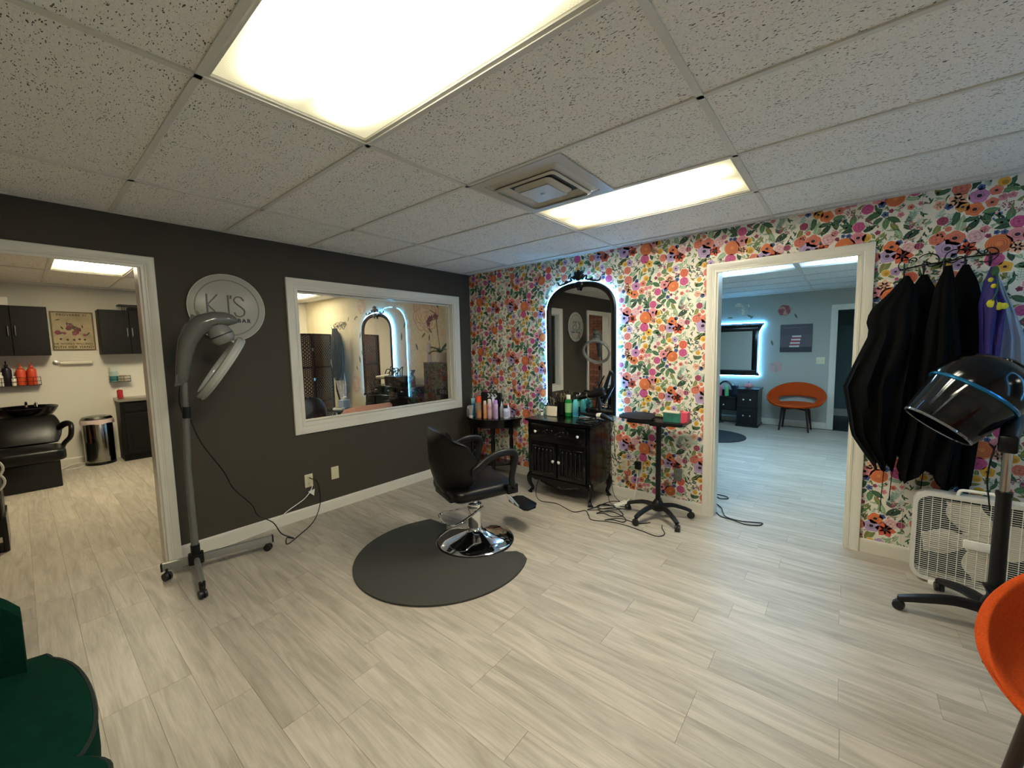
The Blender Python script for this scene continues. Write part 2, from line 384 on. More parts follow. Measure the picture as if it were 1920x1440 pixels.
# ---- baseboards
def base(name, axis, p, a0, a1, dr, m=TRIM, h=.095):
    prof = [(0,0),(.014,0),(.014,h-.02),(.012,h-.008),(.006,h),(0,h)]
    q = B()
    if axis == 'X': q.loft([[(p+dr*u,a,v) for u,v in prof] for a in (a0,a1)])
    else: q.loft([[(a,p+dr*u,v) for u,v in prof] for a in (a0,a1)])
    return struct(q.done(name, m, smooth=0))
base('baseboard_left','X',0,-2.975,0,1); base('baseboard_left_front','X',0,YF,-3.935,1)
base('baseboard_back','Y',0,0,2.727,-1); base('baseboard_back_right','Y',0,3.747,XR,-1)
base('baseboard_right','X',XR,YF,0,-1); base('baseboard_front','Y',YF,0,XR,1)
base('baseboard_far','X',XW,-4.6,0,1); base('baseboard_rose','Y',0,XW,-T,-1)
base('baseboard_rear','Y',YB,.3,3.428,-1,h=.11); base('baseboard_rear_right','Y',YB,4.322,4.9,-1,h=.11)
base('baseboard_closet','Y',YB+1.7,3.0,4.9,-1,h=.14)
# ---- casings
CP = [(0,0),(0,.011),(.004,.014),(.016,.014),(.02,.011),(.024,.013),(.03,.013),(.034,.016),(.056,.021),(.066,.022),(.073,.021),(.075,.018),(.075,0)]
def casing(name, axis, p, dr, op, closed=False, wd_=.075, m=TRIM, parent=None):
    a0,a1,z0,z1 = op; k = wd_/.075; q = B()
    def pt(a,z,v): return (p+dr*v,a,z) if axis == 'X' else (a,p+dr*v,z)
    rings = []
    if closed: path = [(a0,z0,-1,-1),(a0,z1,-1,1),(a1,z1,1,1),(a1,z0,1,-1)]
    else: path = [(a0,z0,-1,0),(a0,z1,-1,1),(a1,z1,1,1),(a1,z0,1,0)]
    for (a,z,sa,sz) in path: rings.append([pt(a+sa*u*k, z+sz*u*k, v) for u,v in CP])
    q.loft(rings, (True,True), True, closed)
    o = q.done(name, m, parent, 25)
    return o if parent else struct(o)
def jamb(name, axis, p0, p1, op, closed=False, m=TRIM, parent=None, t=.012):
    a0,a1,z0,z1 = op; q = B()
    def pc(s0,s1,za,zb,e=0):
        if axis == 'X': q.bb(p0-e,p1+e,s0,s1,za,zb)
        else: q.bb(s0,s1,p0-e,p1+e,za,zb)
    pc(a0,a0+t,z0,z1,.002); pc(a1-t,a1,z0,z1,.002); pc(a0+t,a1-t,z1-t,z1,.002)
    if closed: pc(a0+t,a1-t,z0,z0+t,.002)
    o = q.done(name, m, parent, 0)
    return o if parent else struct(o)
def doorway(n, axis, p0, p1, op):
    oc = (op[0],op[1],op[2],op[3]-(.03 if axis == 'X' else .036)); f_ = (p1,1,p0,-1) if axis == 'X' else (p0,-1,p1,1)
    t_ = casing('trim_%d'%n, axis, f_[0], f_[1], oc); casing('casing', axis, f_[2], f_[3], (op[0],op[1],op[2],op[3]-.008), parent=t_); jamb('jamb', axis, p0, p1, op, parent=t_); return t_
doorway(1,'X',-T,0,DA); doorway(2,'Y',0,T,DB)
t_ = casing('trim_3','Y',YB,-1,DC); jamb('jamb','Y',YB,YB+T,DC,parent=t_)
w1 = casing('window_1','X',0,1,WN,True,.085)
casing('casing','X',-T,-1,WN,True,.085,parent=w1); jamb('jamb','X',-T,0,WN,True,parent=w1)
q = B(); q.bb(-.064,-.058,WN[0]+.014,WN[1]-.014,WN[2]+.014,WN[3]-.014); q.done('pane', clear('window_glass',refl=.05), w1, 0)
q = B()
for x in (-.058,-.075):
    for a in ((WN[0]+.016,WN[0]+.028,WN[2]+.016,WN[3]-.016),(WN[1]-.028,WN[1]-.016,WN[2]+.016,WN[3]-.016)): q.bb(x,x+.011,a[0],a[1],a[2],a[3])
    for z in (WN[2]+.016,WN[3]-.028): q.bb(x,x+.011,WN[0]+.028,WN[1]-.028,z,z+.012)
q.done('glazing_stop', TRIM, w1, 0)
# ---- wallpaper print on the back wall
WP_F="r 0.56 0.554 0.042 or;r 0.322 0.302 0.048 or;a 0.487 0.574 0.034 pk;p 0.531 0.616 0.036 pe;s 0.649 0.585 0.031 mg;s 0.65 0.654 0.031 ro;s 0.159 0.651 0.035 co;s 0.15 0.74 0.03 co;a 0.233 0.59 0.035 li;a 0.297 0.605 0.023 co;p 0.149 0.584 0.04 pe;a 0.17 0.541 0.026 oc;a 0.218 0.517 0.033 or;a 0.284 0.542 0.023 co;b 0.326 0.561 0.019 pk;b 0.36 0.566 0.017 pk;s 0.429 0.519 0.028 mg;b 0.498 0.531 0.019 bl;b 0.516 0.467 0.017 bl;b 0.112 0.555 0.017 bl;b 0.239 0.637 0.016 bl;b 0.589 0.45 0.016 pk;a 0.634 0.487 0.015 co;s 0.389 0.414 0.029 mg;a 0.388 0.344 0.036 pk;y 0.431 0.337 0.022 ye;y 0.445 0.263 0.023 ye;p 0.393 0.274 0.034 pe;a 0.146 0.366 0.038 co;s 0.229 0.36 0.034 pp;b 0.266 0.397 0.019 pk;a 0.119 0.309 0.047 la;p 0.2 0.299 0.039 ro;s 0.31 0.217 0.035 mg;a 0.352 0.171 0.027 ye;a 0.17 0.205 0.026 la;y 0.125 0.201 0.02 ye;a 0.555 0.257 0.034 or;b 0.59 0.279 0.016 bl;s 0.633 0.239 0.03 pp;s 0.681 0.242 0.019 cr;p 0.609 0.193 0.047 ro;a 0.537 0.202 0.037 la;s 0.472 0.203 0.029 co;y 0.535 0.095 0.019 ye;a 0.581 0.099 0.023 la;y 0.312 0.123 0.019 ye;y 0.324 0.047 0.022 ye;b 0.148 0.264 0.014 bl;b 0.311 0.37 0.012 bl;b 0.34 0.366 0.014 bl;b 0.594 0.606 0.017 bl;s 0.085 0.688 0.017 ye;b 0.439 0.667 0.019 pk;b 0.073 0.572 0.026 pe;s 0.069 0.371 0.03 co;b 0.191 0.342 0.009 bl;b 0.588 0.053 0.01 mg;s 0.091 0.476 0.023 cr;s 0.117 0.425 0.014 co;b 0.412 0.64 0.014 cr;b 0.485 0.36 0.014 cr;b 0.279 0.356 0.012 cr;b 0.544 0.484 0.012 cr;b 0.676 0.501 0.012 pk;a 0.088 0.399 0.017 co"
WP_L="0.353 0.639 0.056 0.028 60 dg;0.35 0.595 0.068 0.032 175 mg2;0.417 0.584 0.068 0.034 -30 dg;0.481 0.434 0.053 0.027 215 dg;0.52 0.406 0.059 0.031 270 mg2;0.56 0.427 0.064 0.032 -35 dg;0.481 0.514 0.076 0.032 110 dg;0.461 0.47 0.072 0.035 195 dg;0.282 0.497 0.06 0.032 10 mg2;0.207 0.466 0.06 0.029 200 dg;0.268 0.451 0.064 0.034 280 dg;0.359 0.464 0.064 0.034 85 mg2;0.327 0.43 0.064 0.029 160 dg;0.442 0.392 0.064 0.027 25 dk;0.335 0.398 0.064 0.027 190 dk;0.169 0.445 0.088 0.04 80 sg;0.216 0.429 0.072 0.032 50 dk;0.147 0.487 0.081 0.031 80 dg;0.628 0.32 0.063 0.024 55 dk;0.653 0.318 0.064 0.026 40 dk;0.584 0.334 0.077 0.032 110 sg;0.644 0.434 0.088 0.04 60 te;0.627 0.406 0.063 0.031 70 te;0.414 0.136 0.088 0.035 85 te;0.37 0.106 0.056 0.024 80 te;0.22 0.662 0.064 0.029 55 dk;0.371 0.233 0.06 0.029 100 dk;0.254 0.254 0.072 0.036 30 sg;0.532 0.143 0.088 0.043 60 ol;0.618 0.136 0.049 0.031 20 sg;0.421 0.173 0.064 0.032 10 mg2;0.441 0.154 0.056 0.029 -40 dg;0.459 0.625 0.06 0.029 -15 ol;0.59 0.627 0.072 0.029 50 dk;0.639 0.537 0.056 0.024 -10 sg;0.564 0.381 0.056 0.027 -50 ol;0.509 0.34 0.035 0.015 60 ol;0.482 0.307 0.048 0.019 70 ol;0.462 0.343 0.04 0.018 120 ol;0.494 0.302 0.049 0.018 45 mg2;0.428 0.305 0.056 0.019 20 ol;0.51 0.255 0.049 0.022 80 ol;0.397 0.23 0.048 0.024 130 sg;0.406 0.54 0.056 0.024 20 ol;0.116 0.829 0.072 0.04 60 ol;0.109 0.237 0.081 0.045 50 sg;0.083 0.213 0.063 0.032 30 ol;0.247 0.129 0.048 0.014 45 dg;0.23 0.142 0.048 0.014 30 dg;0.264 0.109 0.04 0.014 80 ol;0.309 0.159 0.04 0.019 90 ol;0.305 0.087 0.045 0.016 15 ol;0.354 0.134 0.048 0.018 95 ol;0.352 0.77 0.04 0.018 95 ol;0.09 0.647 0.063 0.027 20 dg;0.117 0.559 0.08 0.032 10 dk;0.082 0.526 0.054 0.027 60 te;0.117 0.474 0.072 0.032 80 te;0.069 0.429 0.081 0.029 70 ol;0.209 0.102 0.054 0.036 45 sg;0.481 0.087 0.048 0.032 30 mg2;0.557 0.077 0.048 0.019 -40 ol;0.512 0.063 0.04 0.018 -30 ol;0.646 0.09 0.042 0.018 40 sg;0.66 0.142 0.049 0.017 60 sg;0.62 0.369 0.042 0.021 130 dg;0.67 0.38 0.056 0.024 70 te;0.284 0.702 0.048 0.016 70 ol;0.381 0.69 0.049 0.018 60 dg;0.264 0.666 0.048 0.032 80 te;0.622 0.709 0.042 0.021 60 sg"
WP_B="0.338 0.528 cr;0.354 0.507 cr;0.318 0.518 cr;0.652 0.378 cr;0.671 0.365 cr;0.638 0.368 cr;0.48 0.157 cr;0.465 0.134 cr;0.496 0.133 cr;0.445 0.127 cr;0.213 0.179 cr;0.246 0.206 cr;0.195 0.402 ol;0.081 0.713 cr;0.099 0.735 cr;0.629 0.286 cr;0.383 0.481 cr;0.569 0.313 ol;0.27 0.428 ol;0.446 0.444 cr"

PAL = dict(zip('or pk pe mg ro co li oc bl ye pp la cr dg mg2 dk ol sg te ce wh'.split(),
  '#e07a48 #df8f96 #ecb596 #c9568a #d9664a #d97a64 #c585b2 #d9964a #5068a0 #e0aa3a #e6b6b6 #b49cc2 #a04462 #3d6044 #5a8056 #2a4734 #7a8048 #98b08e #a8c4b8 #2a1a28 #efe9da'.split()))
PK = list(PAL); PM = [mat('print_'+k, PAL[k], .6) for k in PK]
def shade(hexc, f): h = hexc.lstrip('#'); return '#'+''.join('%02x'%max(0,min(255,int(int(h[i:i+2],16)*f))) for i in (0,2,4))
for k in list(PAL)[:13]:
    PK.append(k+'d'); PM.append(mat('print_'+k+'d', shade(PAL[k],.82), .6))
for k in ('dg','mg2','dk','ol','sg','te'): PK.append(k+'v'); PM.append(mat('print_'+k+'v', shade(PAL[k],1.3), .6))
PI_ = {k:i for i,k in enumerate(PK)}
shapes = []   # (layer, colour, [(x,z)...]) of one repeat
def blob(cx,cy,r,n,amp=0,fr=5,ph=0,ex=1): return [(cx+r*(1+amp*math.cos(fr*2*PI*i/n+ph))*math.cos(2*PI*i/n)*ex, cy+r*(1+amp*math.cos(fr*2*PI*i/n+ph))*math.sin(2*PI*i/n)) for i in range(n)]
def leaf2(cx,cy,L,W,g):
    c,s_ = math.cos(g),math.sin(g); pr = [(-.5,0),(-.3,.62),(-.05,.9),(.2,.72),(.5,0),(.2,-.72),(-.05,-.9),(-.3,-.62)]
    return [(cx+c*u*L-s_*v*W/2, cy+s_*u*L+c*v*W/2) for u,v in pr]
rw = random.Random(3)
for it in WP_L.split(';'):
    x,z,L,W,g,c = it.split(); x,z,L,W,g = float(x),float(z),float(L)*1.2,float(W)*1.22,math.radians(int(g))
    if c == 'te':
        for k in range(-3,4):
            u = k/3*.42*L
            for sd in (1,-1): shapes.append((1,c,leaf2(x+math.cos(g)*u-math.sin(g)*sd*W*.22, z+math.sin(g)*u+math.cos(g)*sd*W*.22, W*.5, W*.22, g+sd*.9)))
        shapes.append((1,'sg',leaf2(x,z,L,.004,g)))
    else:
        shapes.append((1,c,leaf2(x,z,L,W,g))); shapes.append((2,c+'v',leaf2(x,z,L*.92,.0035,g)))
for it in WP_B.split(';'):
    x,z,c = it.split(); x,z = float(x),float(z)
    for k in range(7):
        a = rw.random()*6.28; d = rw.uniform(.008,.03); shapes.append((2,c,blob(x+d*math.cos(a),z+d*math.sin(a),.0042,6)))
        shapes.append((1,c,leaf2(x+d*.5*math.cos(a),z+d*.5*math.sin(a),d,.002,a)))
fl_pos = []
for it in WP_F.split(';'):
    t,x,z,r,c = it.split(); x,z,r = float(x),float(z),float(r)*1.14; fl_pos.append((x,z,r)); ph = rw.random()*6
    shapes.append((3,'wh',blob(x,z,r*1.09,14)))
    if t == 'r':
        shapes.append((4,c,blob(x,z,r,16,.03,7,ph)))
        for k,f in enumerate((.82,.62,.42)): shapes.append((5+2*k,c+'d',blob(x+r*.03,z,r*f,12))); shapes.append((6+2*k,c,blob(x,z+r*.03,r*(f-.09),12)))
        shapes.append((11,'oc',blob(x,z,r*.16,8)))
    elif t == 'a':
        shapes.append((4,c,blob(x,z,r,15,.10,5,ph))); shapes.append((5,c+'d',blob(x,z,r*.52,10,.1,5,ph))); shapes.append((6,c,blob(x,z+r*.04,r*.42,10))); shapes.append((7,'ce',blob(x,z,r*.25,8,ex=1.15)))
    elif t == 'p':
        for k in range(6): a = ph+k*PI/3; shapes.append((4,c,leaf2(x+math.cos(a)*r*.5,z+math.sin(a)*r*.5,r*1.05,r*.8,a))); shapes.append((5,c+'d',leaf2(x+math.cos(a)*r*.42,z+math.sin(a)*r*.42,r*.6,.004,a)))
        shapes.append((6,'ce' if c == 'ro' else c+'d',blob(x,z,r*.22,8)))
    elif t == 's':
        shapes.append((4,c,blob(x,z,r,15,.05,6,ph)))
        for k in range(4): a = ph+k*1.57; shapes.append((5,c+'d',blob(x+math.cos(a)*r*.42,z+math.sin(a)*r*.42,r*.36,8))); shapes.append((6,c,blob(x+math.cos(a)*r*.4,z+math.sin(a)*r*.36,r*.27,8)))
        shapes.append((7,c+'d',blob(x,z,r*.2,7)))
    elif t == 'b':
        for k in range(5): a = ph+k*1.2566; shapes.append((4,c,blob(x+math.cos(a)*r*.55,z+math.sin(a)*r*.55,r*.46,7)))
        shapes.append((5,'ce' if c == 'bl' else c+'d',blob(x,z,r*.28,6)))
    else: shapes.append((4,c,blob(x,z,r,12))); shapes.append((5,c+'d',blob(x+r*.15,z-r*.2,r*.55,8)))
WS, VS, DZ = .685, .600, -.104
ext = []
for k in range(900):   # small filler foliage between the blooms
    x, z = rw.uniform(0,WS), rw.uniform(.15,.15+VS)
    ok = all(((x-a+WS/2)%WS-WS/2)**2+((z-b2+VS/2)%VS-VS/2)**2 > (r*.9+.008)**2 for a,b2,r in fl_pos) and all((x-a)**2+(z-b2)**2 > .0145**2 for a,b2 in ext)
    if ok and len(ext) < 150:
        ext.append((x,z)); g = rw.random()*6.28; c = rw.choice(['ol','dg','sg','mg2','te','ol','dk'])
        shapes.append((0,c,leaf2(x,z,rw.uniform(.028,.046),rw.uniform(.010,.017),g)))
        shapes.append((0,c,leaf2(x+.014*math.cos(g+1),z+.014*math.sin(g+1),.028,.010,g+.8)))
        if k%3 == 0: shapes.append((1,rw.choice(['cr','pk','bl']),blob(x+.01,z-.012,.006,6)))
verts, faces, mids = [], [], []
for n in range(-3, 6):
    for v in range(-5, 5):
        ox = 1.898+n*WS; oz = 1.4+v*VS+DZ*n
        for (ly,c,pts) in shapes:
            pp = [(ox+x, oz+z) for x,z in pts]; mx_ = sum(p[0] for p in pp)/len(pp); mz_ = sum(p[1] for p in pp)/len(pp)
            if mx_ < -.01 or mx_ > 4.75 or mz_ < .06 or mz_ > H+.02: continue
            if 2.765 < mx_ < 3.71 and mz_ < 2.055: continue
            if any(2.79 < p[0] < 3.684 and p[1] < 2.03 for p in pp): continue
            i0 = len(verts); y = -.0004-.00012*ly
            verts += [(p[0],y,p[1]) for p in pp]; faces.append(tuple(range(i0,i0+len(pp)))); mids.append(PI_[c])
me = bpy.data.meshes.new('wallpaper_print'); me.from_pydata(verts,[],faces)
for m in PM: me.materials.append(m)
me.polygons.foreach_set('material_index', mids)
wp = bpy.data.objects.new('wallpaper_print', me); COL.objects.link(wp); wp.parent = wall_back; wp['kind'] = 'stuff'
# strip seams of the paper
q = B()
for n in range(-2,5):
    x = 1.898+n*WS
    if not 2.74 < x < 3.73: q.bb(x-.0006,x+.0006,-.0024,0,.09,H)
q.done('paper_seam', mat('seam_grey','#c9bfa9',.7), wall_back, 0)
# ================================================================ CEILING FIXTURES
def diffuser_mat(name, colr, power):
    m = bpy.data.materials.new(name); m.use_nodes = True; nt = m.node_tree; nt.nodes.clear(); N = nt.nodes.new; L = nt.links.new
    out = N('ShaderNodeOutputMaterial'); em = N('ShaderNodeEmission'); tc = N('ShaderNodeTexCoord'); sp = N('ShaderNodeSeparateXYZ'); L(tc.outputs['Object'], sp.inputs[0])
    def mth(op,a,b=None,c=None):
        n = N('ShaderNodeMath'); n.operation = op
        for i,v in enumerate((a,b,c)):
            if v is None: continue
            if isinstance(v,(int,float)): n.inputs[i].default_value = v
            else: L(v, n.inputs[i])
        return n.outputs[0]
    # two tubes lie behind the lens: brightness falls off away from them and at their ends
    d1 = mth('SUBTRACT', mth('ABSOLUTE', sp.outputs[1]), .125)
    g = mth('POWER', 2.718, mth('MULTIPLY', mth('MULTIPLY', d1, d1), -210))
    g2 = mth('POWER', 2.718, mth('MULTIPLY', mth('MULTIPLY', sp.outputs[1], sp.outputs[1]), -28))
    e = mth('MULTIPLY', mth('SUBTRACT', .585, mth('ABSOLUTE', sp.outputs[0])), 2.6); e.node.use_clamp = True
    e = mth('POWER', e, 1.6)
    s_ = mth('MULTIPLY', mth('ADD', mth('MULTIPLY', g, power*3.3), mth('MULTIPLY', g2, power*.12)), e)
    s_ = mth('ADD', s_, power*.042)
    ck = mth('MULTIPLY', mth('SINE', mth('MULTIPLY', sp.outputs[0], 500)), mth('SINE', mth('MULTIPLY', sp.outputs[1], 500)))
    s_ = mth('MULTIPLY', s_, mth('ADD', 1.0, mth('MULTIPLY', ck, .12)))
    cm_ = N('ShaderNodeMixRGB'); fac = mth('MULTIPLY', s_, .45); fac.node.use_clamp = True; L(fac, cm_.inputs[0])
    cm_.inputs[1].default_value = (colr[0],colr[1]*.97,colr[2]*(.72 if colr[0] > .9 else 1),1); cm_.inputs[2].default_value = tuple(colr)+(1,); L(cm_.outputs[0], em.inputs[0])
    L(s_, em.inputs[1]); L(em.outputs[0], out.inputs[0]); return m
DM = {'main':diffuser_mat('prismatic_lens_warm',LIGHT_MAIN,P_MAIN),'left':diffuser_mat('prismatic_lens_amber',LIGHT_LEFT,P_LEFT),'dim':diffuser_mat('prismatic_lens_soft',LIGHT_LEFT,P_LEFT*.42),'cool':diffuser_mat('prismatic_lens_cool',LIGHT_COOL,P_COOL)}
FRM = mat('fixture_white','#c9c7be',.4)
def ceiling_light(c, z, kind, label, w=1.178, d=.568):
    t = thing('ceiling_light', label, 'ceiling light', (c[0],c[1],z), 0, 'recessed fluorescent panels')
    q = B(); q.bb(-w/2,w/2,-d/2,d/2,.012,.014); q.done('diffuser', DM[kind], t, 0)
    q = B()
    for a in ((-w/2-.008,-w/2+.006,-d/2-.008,d/2+.008),(w/2-.006,w/2+.008,-d/2-.008,d/2+.008),(-w/2+.006,w/2-.006,-d/2-.008,-d/2+.006),(-w/2+.006,w/2-.006,d/2-.006,d/2+.008)): q.bb(a[0],a[1],a[2],a[3],.002,.014)
    q.done('frame', FRM, t, 0)
    q = B(); q.bb(-w/2-.008,w/2+.008,-d/2-.008,d/2+.008,.03,.09); q.done('housing', FRM, t, 0)
    return t
ceiling_light(F1,H,'main','large recessed fluorescent panel with two tubes, in the ceiling across from the air vent')
ceiling_light(F2,H,'main','recessed fluorescent panel beside the square air vent, before the floral wall')
ceiling_light(F3,HL,'left','warm recessed fluorescent panel above the shampoo room')
ceiling_light(F4,HL,'dim','recessed fluorescent panel above the room with the folding screen')
ceiling_light(F5,HB,'cool','cool white recessed panel over the black drawer cabinet side of the rear room')
ceiling_light(F6,HB,'cool','cool white recessed panel over the doorway side of the rear room')
# air vent
t = thing('air_vent','square louvred air diffuser with stepped cones in the tile ceiling','air vent',(VENT[0],VENT[1],H))
vm = mat('vent_enamel','#bdb9ae',.38)
def cone(q, s0, s1, z0, z1, th=.004, r=.03):
    a = rrect(2*s0,2*s0,r); b2 = rrect(2*s1,2*s1,r*.8)
    q.loft([[(x,y,z0) for x,y in a],[(x,y,z1) for x,y in b2],[(x,y,z1+th) for x,y in b2],[(x,y,z0+th) for x,y in a]], (False,False), True, True)
q = B()
for a in ((-.296,-.235,-.296,.296),(.235,.296,-.296,.296),(-.235,.235,-.296,-.235),(-.235,.235,.235,.296)): q.bb(a[0],a[1],a[2],a[3],-.006,.001)
q.done('face_plate', vm, t, 0)
q = B(); cone(q,.236,.19,-.004,-.022); q.done('outer_cone', vm, t, 30)
q = B(); cone(q,.205,.145,-.026,.0015); cone(q,.205,.19,-.026,-.034); q.done('middle_cone', vm, t, 30)
q = B(); cone(q,.125,.095,-.012,-.034); q.bb(-.1,.1,-.1,.1,-.036,-.032,.002); q.done('centre_cone', vm, t, 30)
q = B(); q.bb(-.2,.2,-.2,.2,.0,.001); q.done('throat', mat('duct_dark','#3a3b3c',.6), t, 0)
q = B(); q.lathe([(.0,-.041),(.012,-.040),(.014,-.036)],10); q.done('screw', STEEL, t)
# ================================================================ DARK WALL: sign, outlets
t = thing('wall_sign','round clear acrylic sign with raised script letters on the dark wall','sign',(0.0,-2.572,1.797))
R = .247
q = B(); q.lathe([(R-.004,.012),(R,.014),(R,.019),(R-.004,.021)],64,M=rotm(0,PI/2,0)); q.done('backing_disc', mat('acrylic_disc','#a5a498',.28,spec=.4), t)
q = B(); q.tube([(.021,.205*math.cos(a),.205*math.sin(a)) for a in [2*PI*i/64 for i in range(64)]],.0035,6,loop=True); q.done('raised_ring', mat('acrylic_ring','#85847a',.15), t)
q = B(); q.tube([(.0165,R*math.cos(a),R*math.sin(a)) for a in [2*PI*i/64 for i in range(64)]],.0035,6,loop=True); q.done('polished_edge', mat('acrylic_edge','#d8d6c8',.15), t)
LT = mat('acrylic_letter','#77766c',.15); RZ = (PI/2,0,PI/2)
def sgl(pts, nm='letter'): q = B(); q.tube([(.024,y,z) for y,z in pts],.0055,6); q.done(nm, LT, t)
sgl([(-.13,-.06),(-.13,.095)]); sgl([(-.065,.095),(-.127,.02),(-.062,-.06)],'letter')
sgl(spl([(-.045,-.05,0),(-.02,-.065,0),(.0,-.045,0),(.002,0,0),(.002,.095,0)],6) and [(v.x,v.y) for v in spl([(-.045,-.05,0),(-.02,-.065,0),(.0,-.045,0),(.002,0,0),(.002,.095,0)],6)])
sgl([(.022,.095),(.018,.07)])
sgl([(v.x,v.y) for v in spl([(.105,.06,0),(.085,.085,0),(.055,.085,0),(.04,.06,0),(.055,.035,0),(.085,.01,0),(.105,-.015,0),(.1,-.045,0),(.075,-.06,0),(.05,-.055,0),(.038,-.03,0)],5)])
text('lettering','BEAUTY',.04,mat('sign_black','#0a0a0a',.4),t,(.0225,-.055,-.093),RZ,.0012,.0009,1.2); text('lettering','BAR',.04,mat('sign_black','#0a0a0a',.4),t,(.0225,.098,-.093),RZ,.0012,.0012,1.35)
for (y,z,r,a) in ((-.15,-.12,.05,.5),(-.12,-.18,.06,1.1),(-.19,-.05,.05,1.9),(-.05,-.19,.05,.2)): q = B(); q.prism(leaf2(y,z,r,r*.45,a),.0,.0008,Matrix(((0,0,1,.0215),(1,0,0,0),(0,1,0,0),(0,0,0,1)))); q.done('painted_leaf', mat('leaf_print','#5d6547',.5), t, 0)
for (y,z,r) in ((-.1,-.12,.024),(-.075,-.155,.02),(-.11,-.16,.016)): q = B(); q.prism(blob(y,z,r,12,.08,5),.0,.0012,Matrix(((0,0,1,.0215),(1,0,0,0),(0,1,0,0),(0,0,0,1)))); q.done('painted_bloom', mat('bloom_print','#a9685c',.5), t, 0)
def plate(name, label, pos, face, m, kind='outlet', w=.07, h=.115, rows=1):
    """face: 'X' looks to +x, 'Y' looks to -y, 'YB' rear wall"""
    rz = {'X':PI/2,'Y':0}[face]
    t = thing(name, label, 'wall plate' if kind != 'outlet' else 'outlet', pos, rz)
    q = B(); q.box((0,-.003,0),(w,.006,h),.002,2); q.done('cover', m, t)
    if kind == 'outlet':
        for z in (-.027,.027):
            q = B(); q.prism(rrect(.034,.028,.011,4),.006,.0075,WX @ Matrix.Translation((0,z,0))); s_ = q.done('socket', m, t)
            q = B(); q.bb(-.009,-.006,-.0082,-.007,z-.003,z+.007); q.bb(.006,.009,-.0082,-.007,z-.003,z+.007); q.done('slot', PLAST, s_, 0)
    elif kind == 'switch':
        for x in (-.023,.023):
            q = B(); q.box((x,-.009,.003),(.01,.014,.02),.002,1,rotm(.4)); q.done('toggle', m, t)
    for z in ((-.042,.042) if kind != 'outlet' else (0,)):
        q = B(); q.lathe([(.0035,0),(.003,.0012),(0,.0014)],8,c=(0,-.006,z),M=WX); q.done('screw', STEEL, t)
    return t
plate('outlet','ivory outlet with a black and a white plug on the dark wall',(0,-2.063,.327),'X',IVORY)
plate('blank_plate','blank ivory wall plate on the dark wall',(0,-1.824,.338),'X',IVORY,'blank')
plate('outlet','ivory outlet on the floral wall behind the black vanity cords',(2.023,0,.32),'Y',IVORY)
plate('outlet','outlet on the floral wall carrying the black adapter',(2.171,0,.322),'Y',IVORY)
plate('outlet','grey outlet painted over on the floral wall by the rolling tray',(2.523,0,.315),'Y',mat('grey_plate','#77786b',.5))
plate('switch_plate','double ivory switch plate on the grey wall above the orange chair',(3.312,YB,1.144),'Y',IVORY,'switch',.115,.115)
# ================================================================ GREY HOOD DRYER shaped like a dolphin
HD = math.atan2(.981,.195)
t = thing('hood_dryer','grey hood dryer with a curved dolphin shaped arm on a wheeled stand','hair dryer',(.28,-2.95,0),HD)
GP = mat('grey_shell','#5c5e5a',.25,coat=.4); GA = mat('grey_aluminium','#9a9b96',.35,.6)
CB = mat('caster_black','#141414',.45)
def caster(parent, x, y, ang=0, r=.026, name='caster', ztop=.075):
    q = B(); ax = Vector((math.cos(ang),math.sin(ang),0)); c = Vector((x,y,r))
    for s_ in (-1,1): q.cyl(c+ax*s_*.005, c+ax*s_*.019, r, r*.92, 18)
    q.cyl(c+ax*-.006, c+ax*.006, r*.5, n=10)
    h = B(); h.cyl((x,y,r*1.1),(x,y,ztop),.007,n=8); h.box((x,y,r*1.75),(.03,.03,r*.6),.006,2); 
    w = q.done(name, CB, parent); h.done('stem', CB, w); return w
q = B(); q.tube([(.022,0,1.275),(.016,0,1.06),(0,0,.72)],[.017,.018,.02],16); q.tube([(0,0,.74),(0,0,.16)],[.0195,.0215],16); q.done('pole', mat('grey_pole','#6f706b',.35,.3), t)
q = B(); q.cyl((.018,0,1.04),(.021,0,1.115),.024,.023,16); q.done('collar', PLAST, t)
q = B(); q.cyl((0,0,.09),(0,0,.18),.026,n=16); q.box((0,0,.085),(.085,.075,.07),.01,2); q.done('bracket', PLAST, t)
# cross bar runs along the wall, one leg points into the room
Ri = Matrix.Rotation(-HD,4,'Z')
def lw(x,y,z): return Ri @ Vector((x-.28,y+2.95,z))
e0, e1 = lw(.252,-3.125,.085), lw(.385,-2.515,.085)
q = B(); dv = (e1-e0); q.box((e0+e1)/2,(dv.length,.028,.05),.004,2,Matrix.Rotation(math.atan2(dv.y,dv.x),4,'Z')); q.done('cross_bar', GA, t)
for e in (e0,e1): q = B(); q.box(e,(.012,.031,.053),.003,1,Matrix.Rotation(math.atan2(dv.y,dv.x),4,'Z')); q.done('end_cap', PLAST, t)
e2 = lw(.69,-3.015,.06); q = B(); q.tube([Vector((0,0,.085)),e2+Vector((0,0,.02))],[.017,.016],12); q.done('front_leg', GA, t)
q = B(); q.cyl(e2+Vector((0,0,.035)),e2+Vector((0,0,-.005)),.018,.016,12); q.done('leg_cap', PLAST, t)
for (x,y,a) in ((.276,-3.106,.6),(.704,-3.019,.3),(.377,-2.545,1.0)):
    c = lw(x,y,0); caster(t,c.x,c.y,a,.027)
cen = [(-.012,1.262,.012),(.0,1.268,.024),(.012,1.30,.034),(.022,1.365,.038),(.037,1.456,.044),(.058,1.538,.052),(.094,1.612,.06),(.15,1.662,.062),(.212,1.686,.056),(.27,1.69,.049),(.305,1.687,.036),(.328,1.679,.022),(.341,1.673,.007)]
P3 = [Vector((a,0,b2)) for a,b2,_ in cen]; Rr = [c for _,_,c in cen]
rings = []
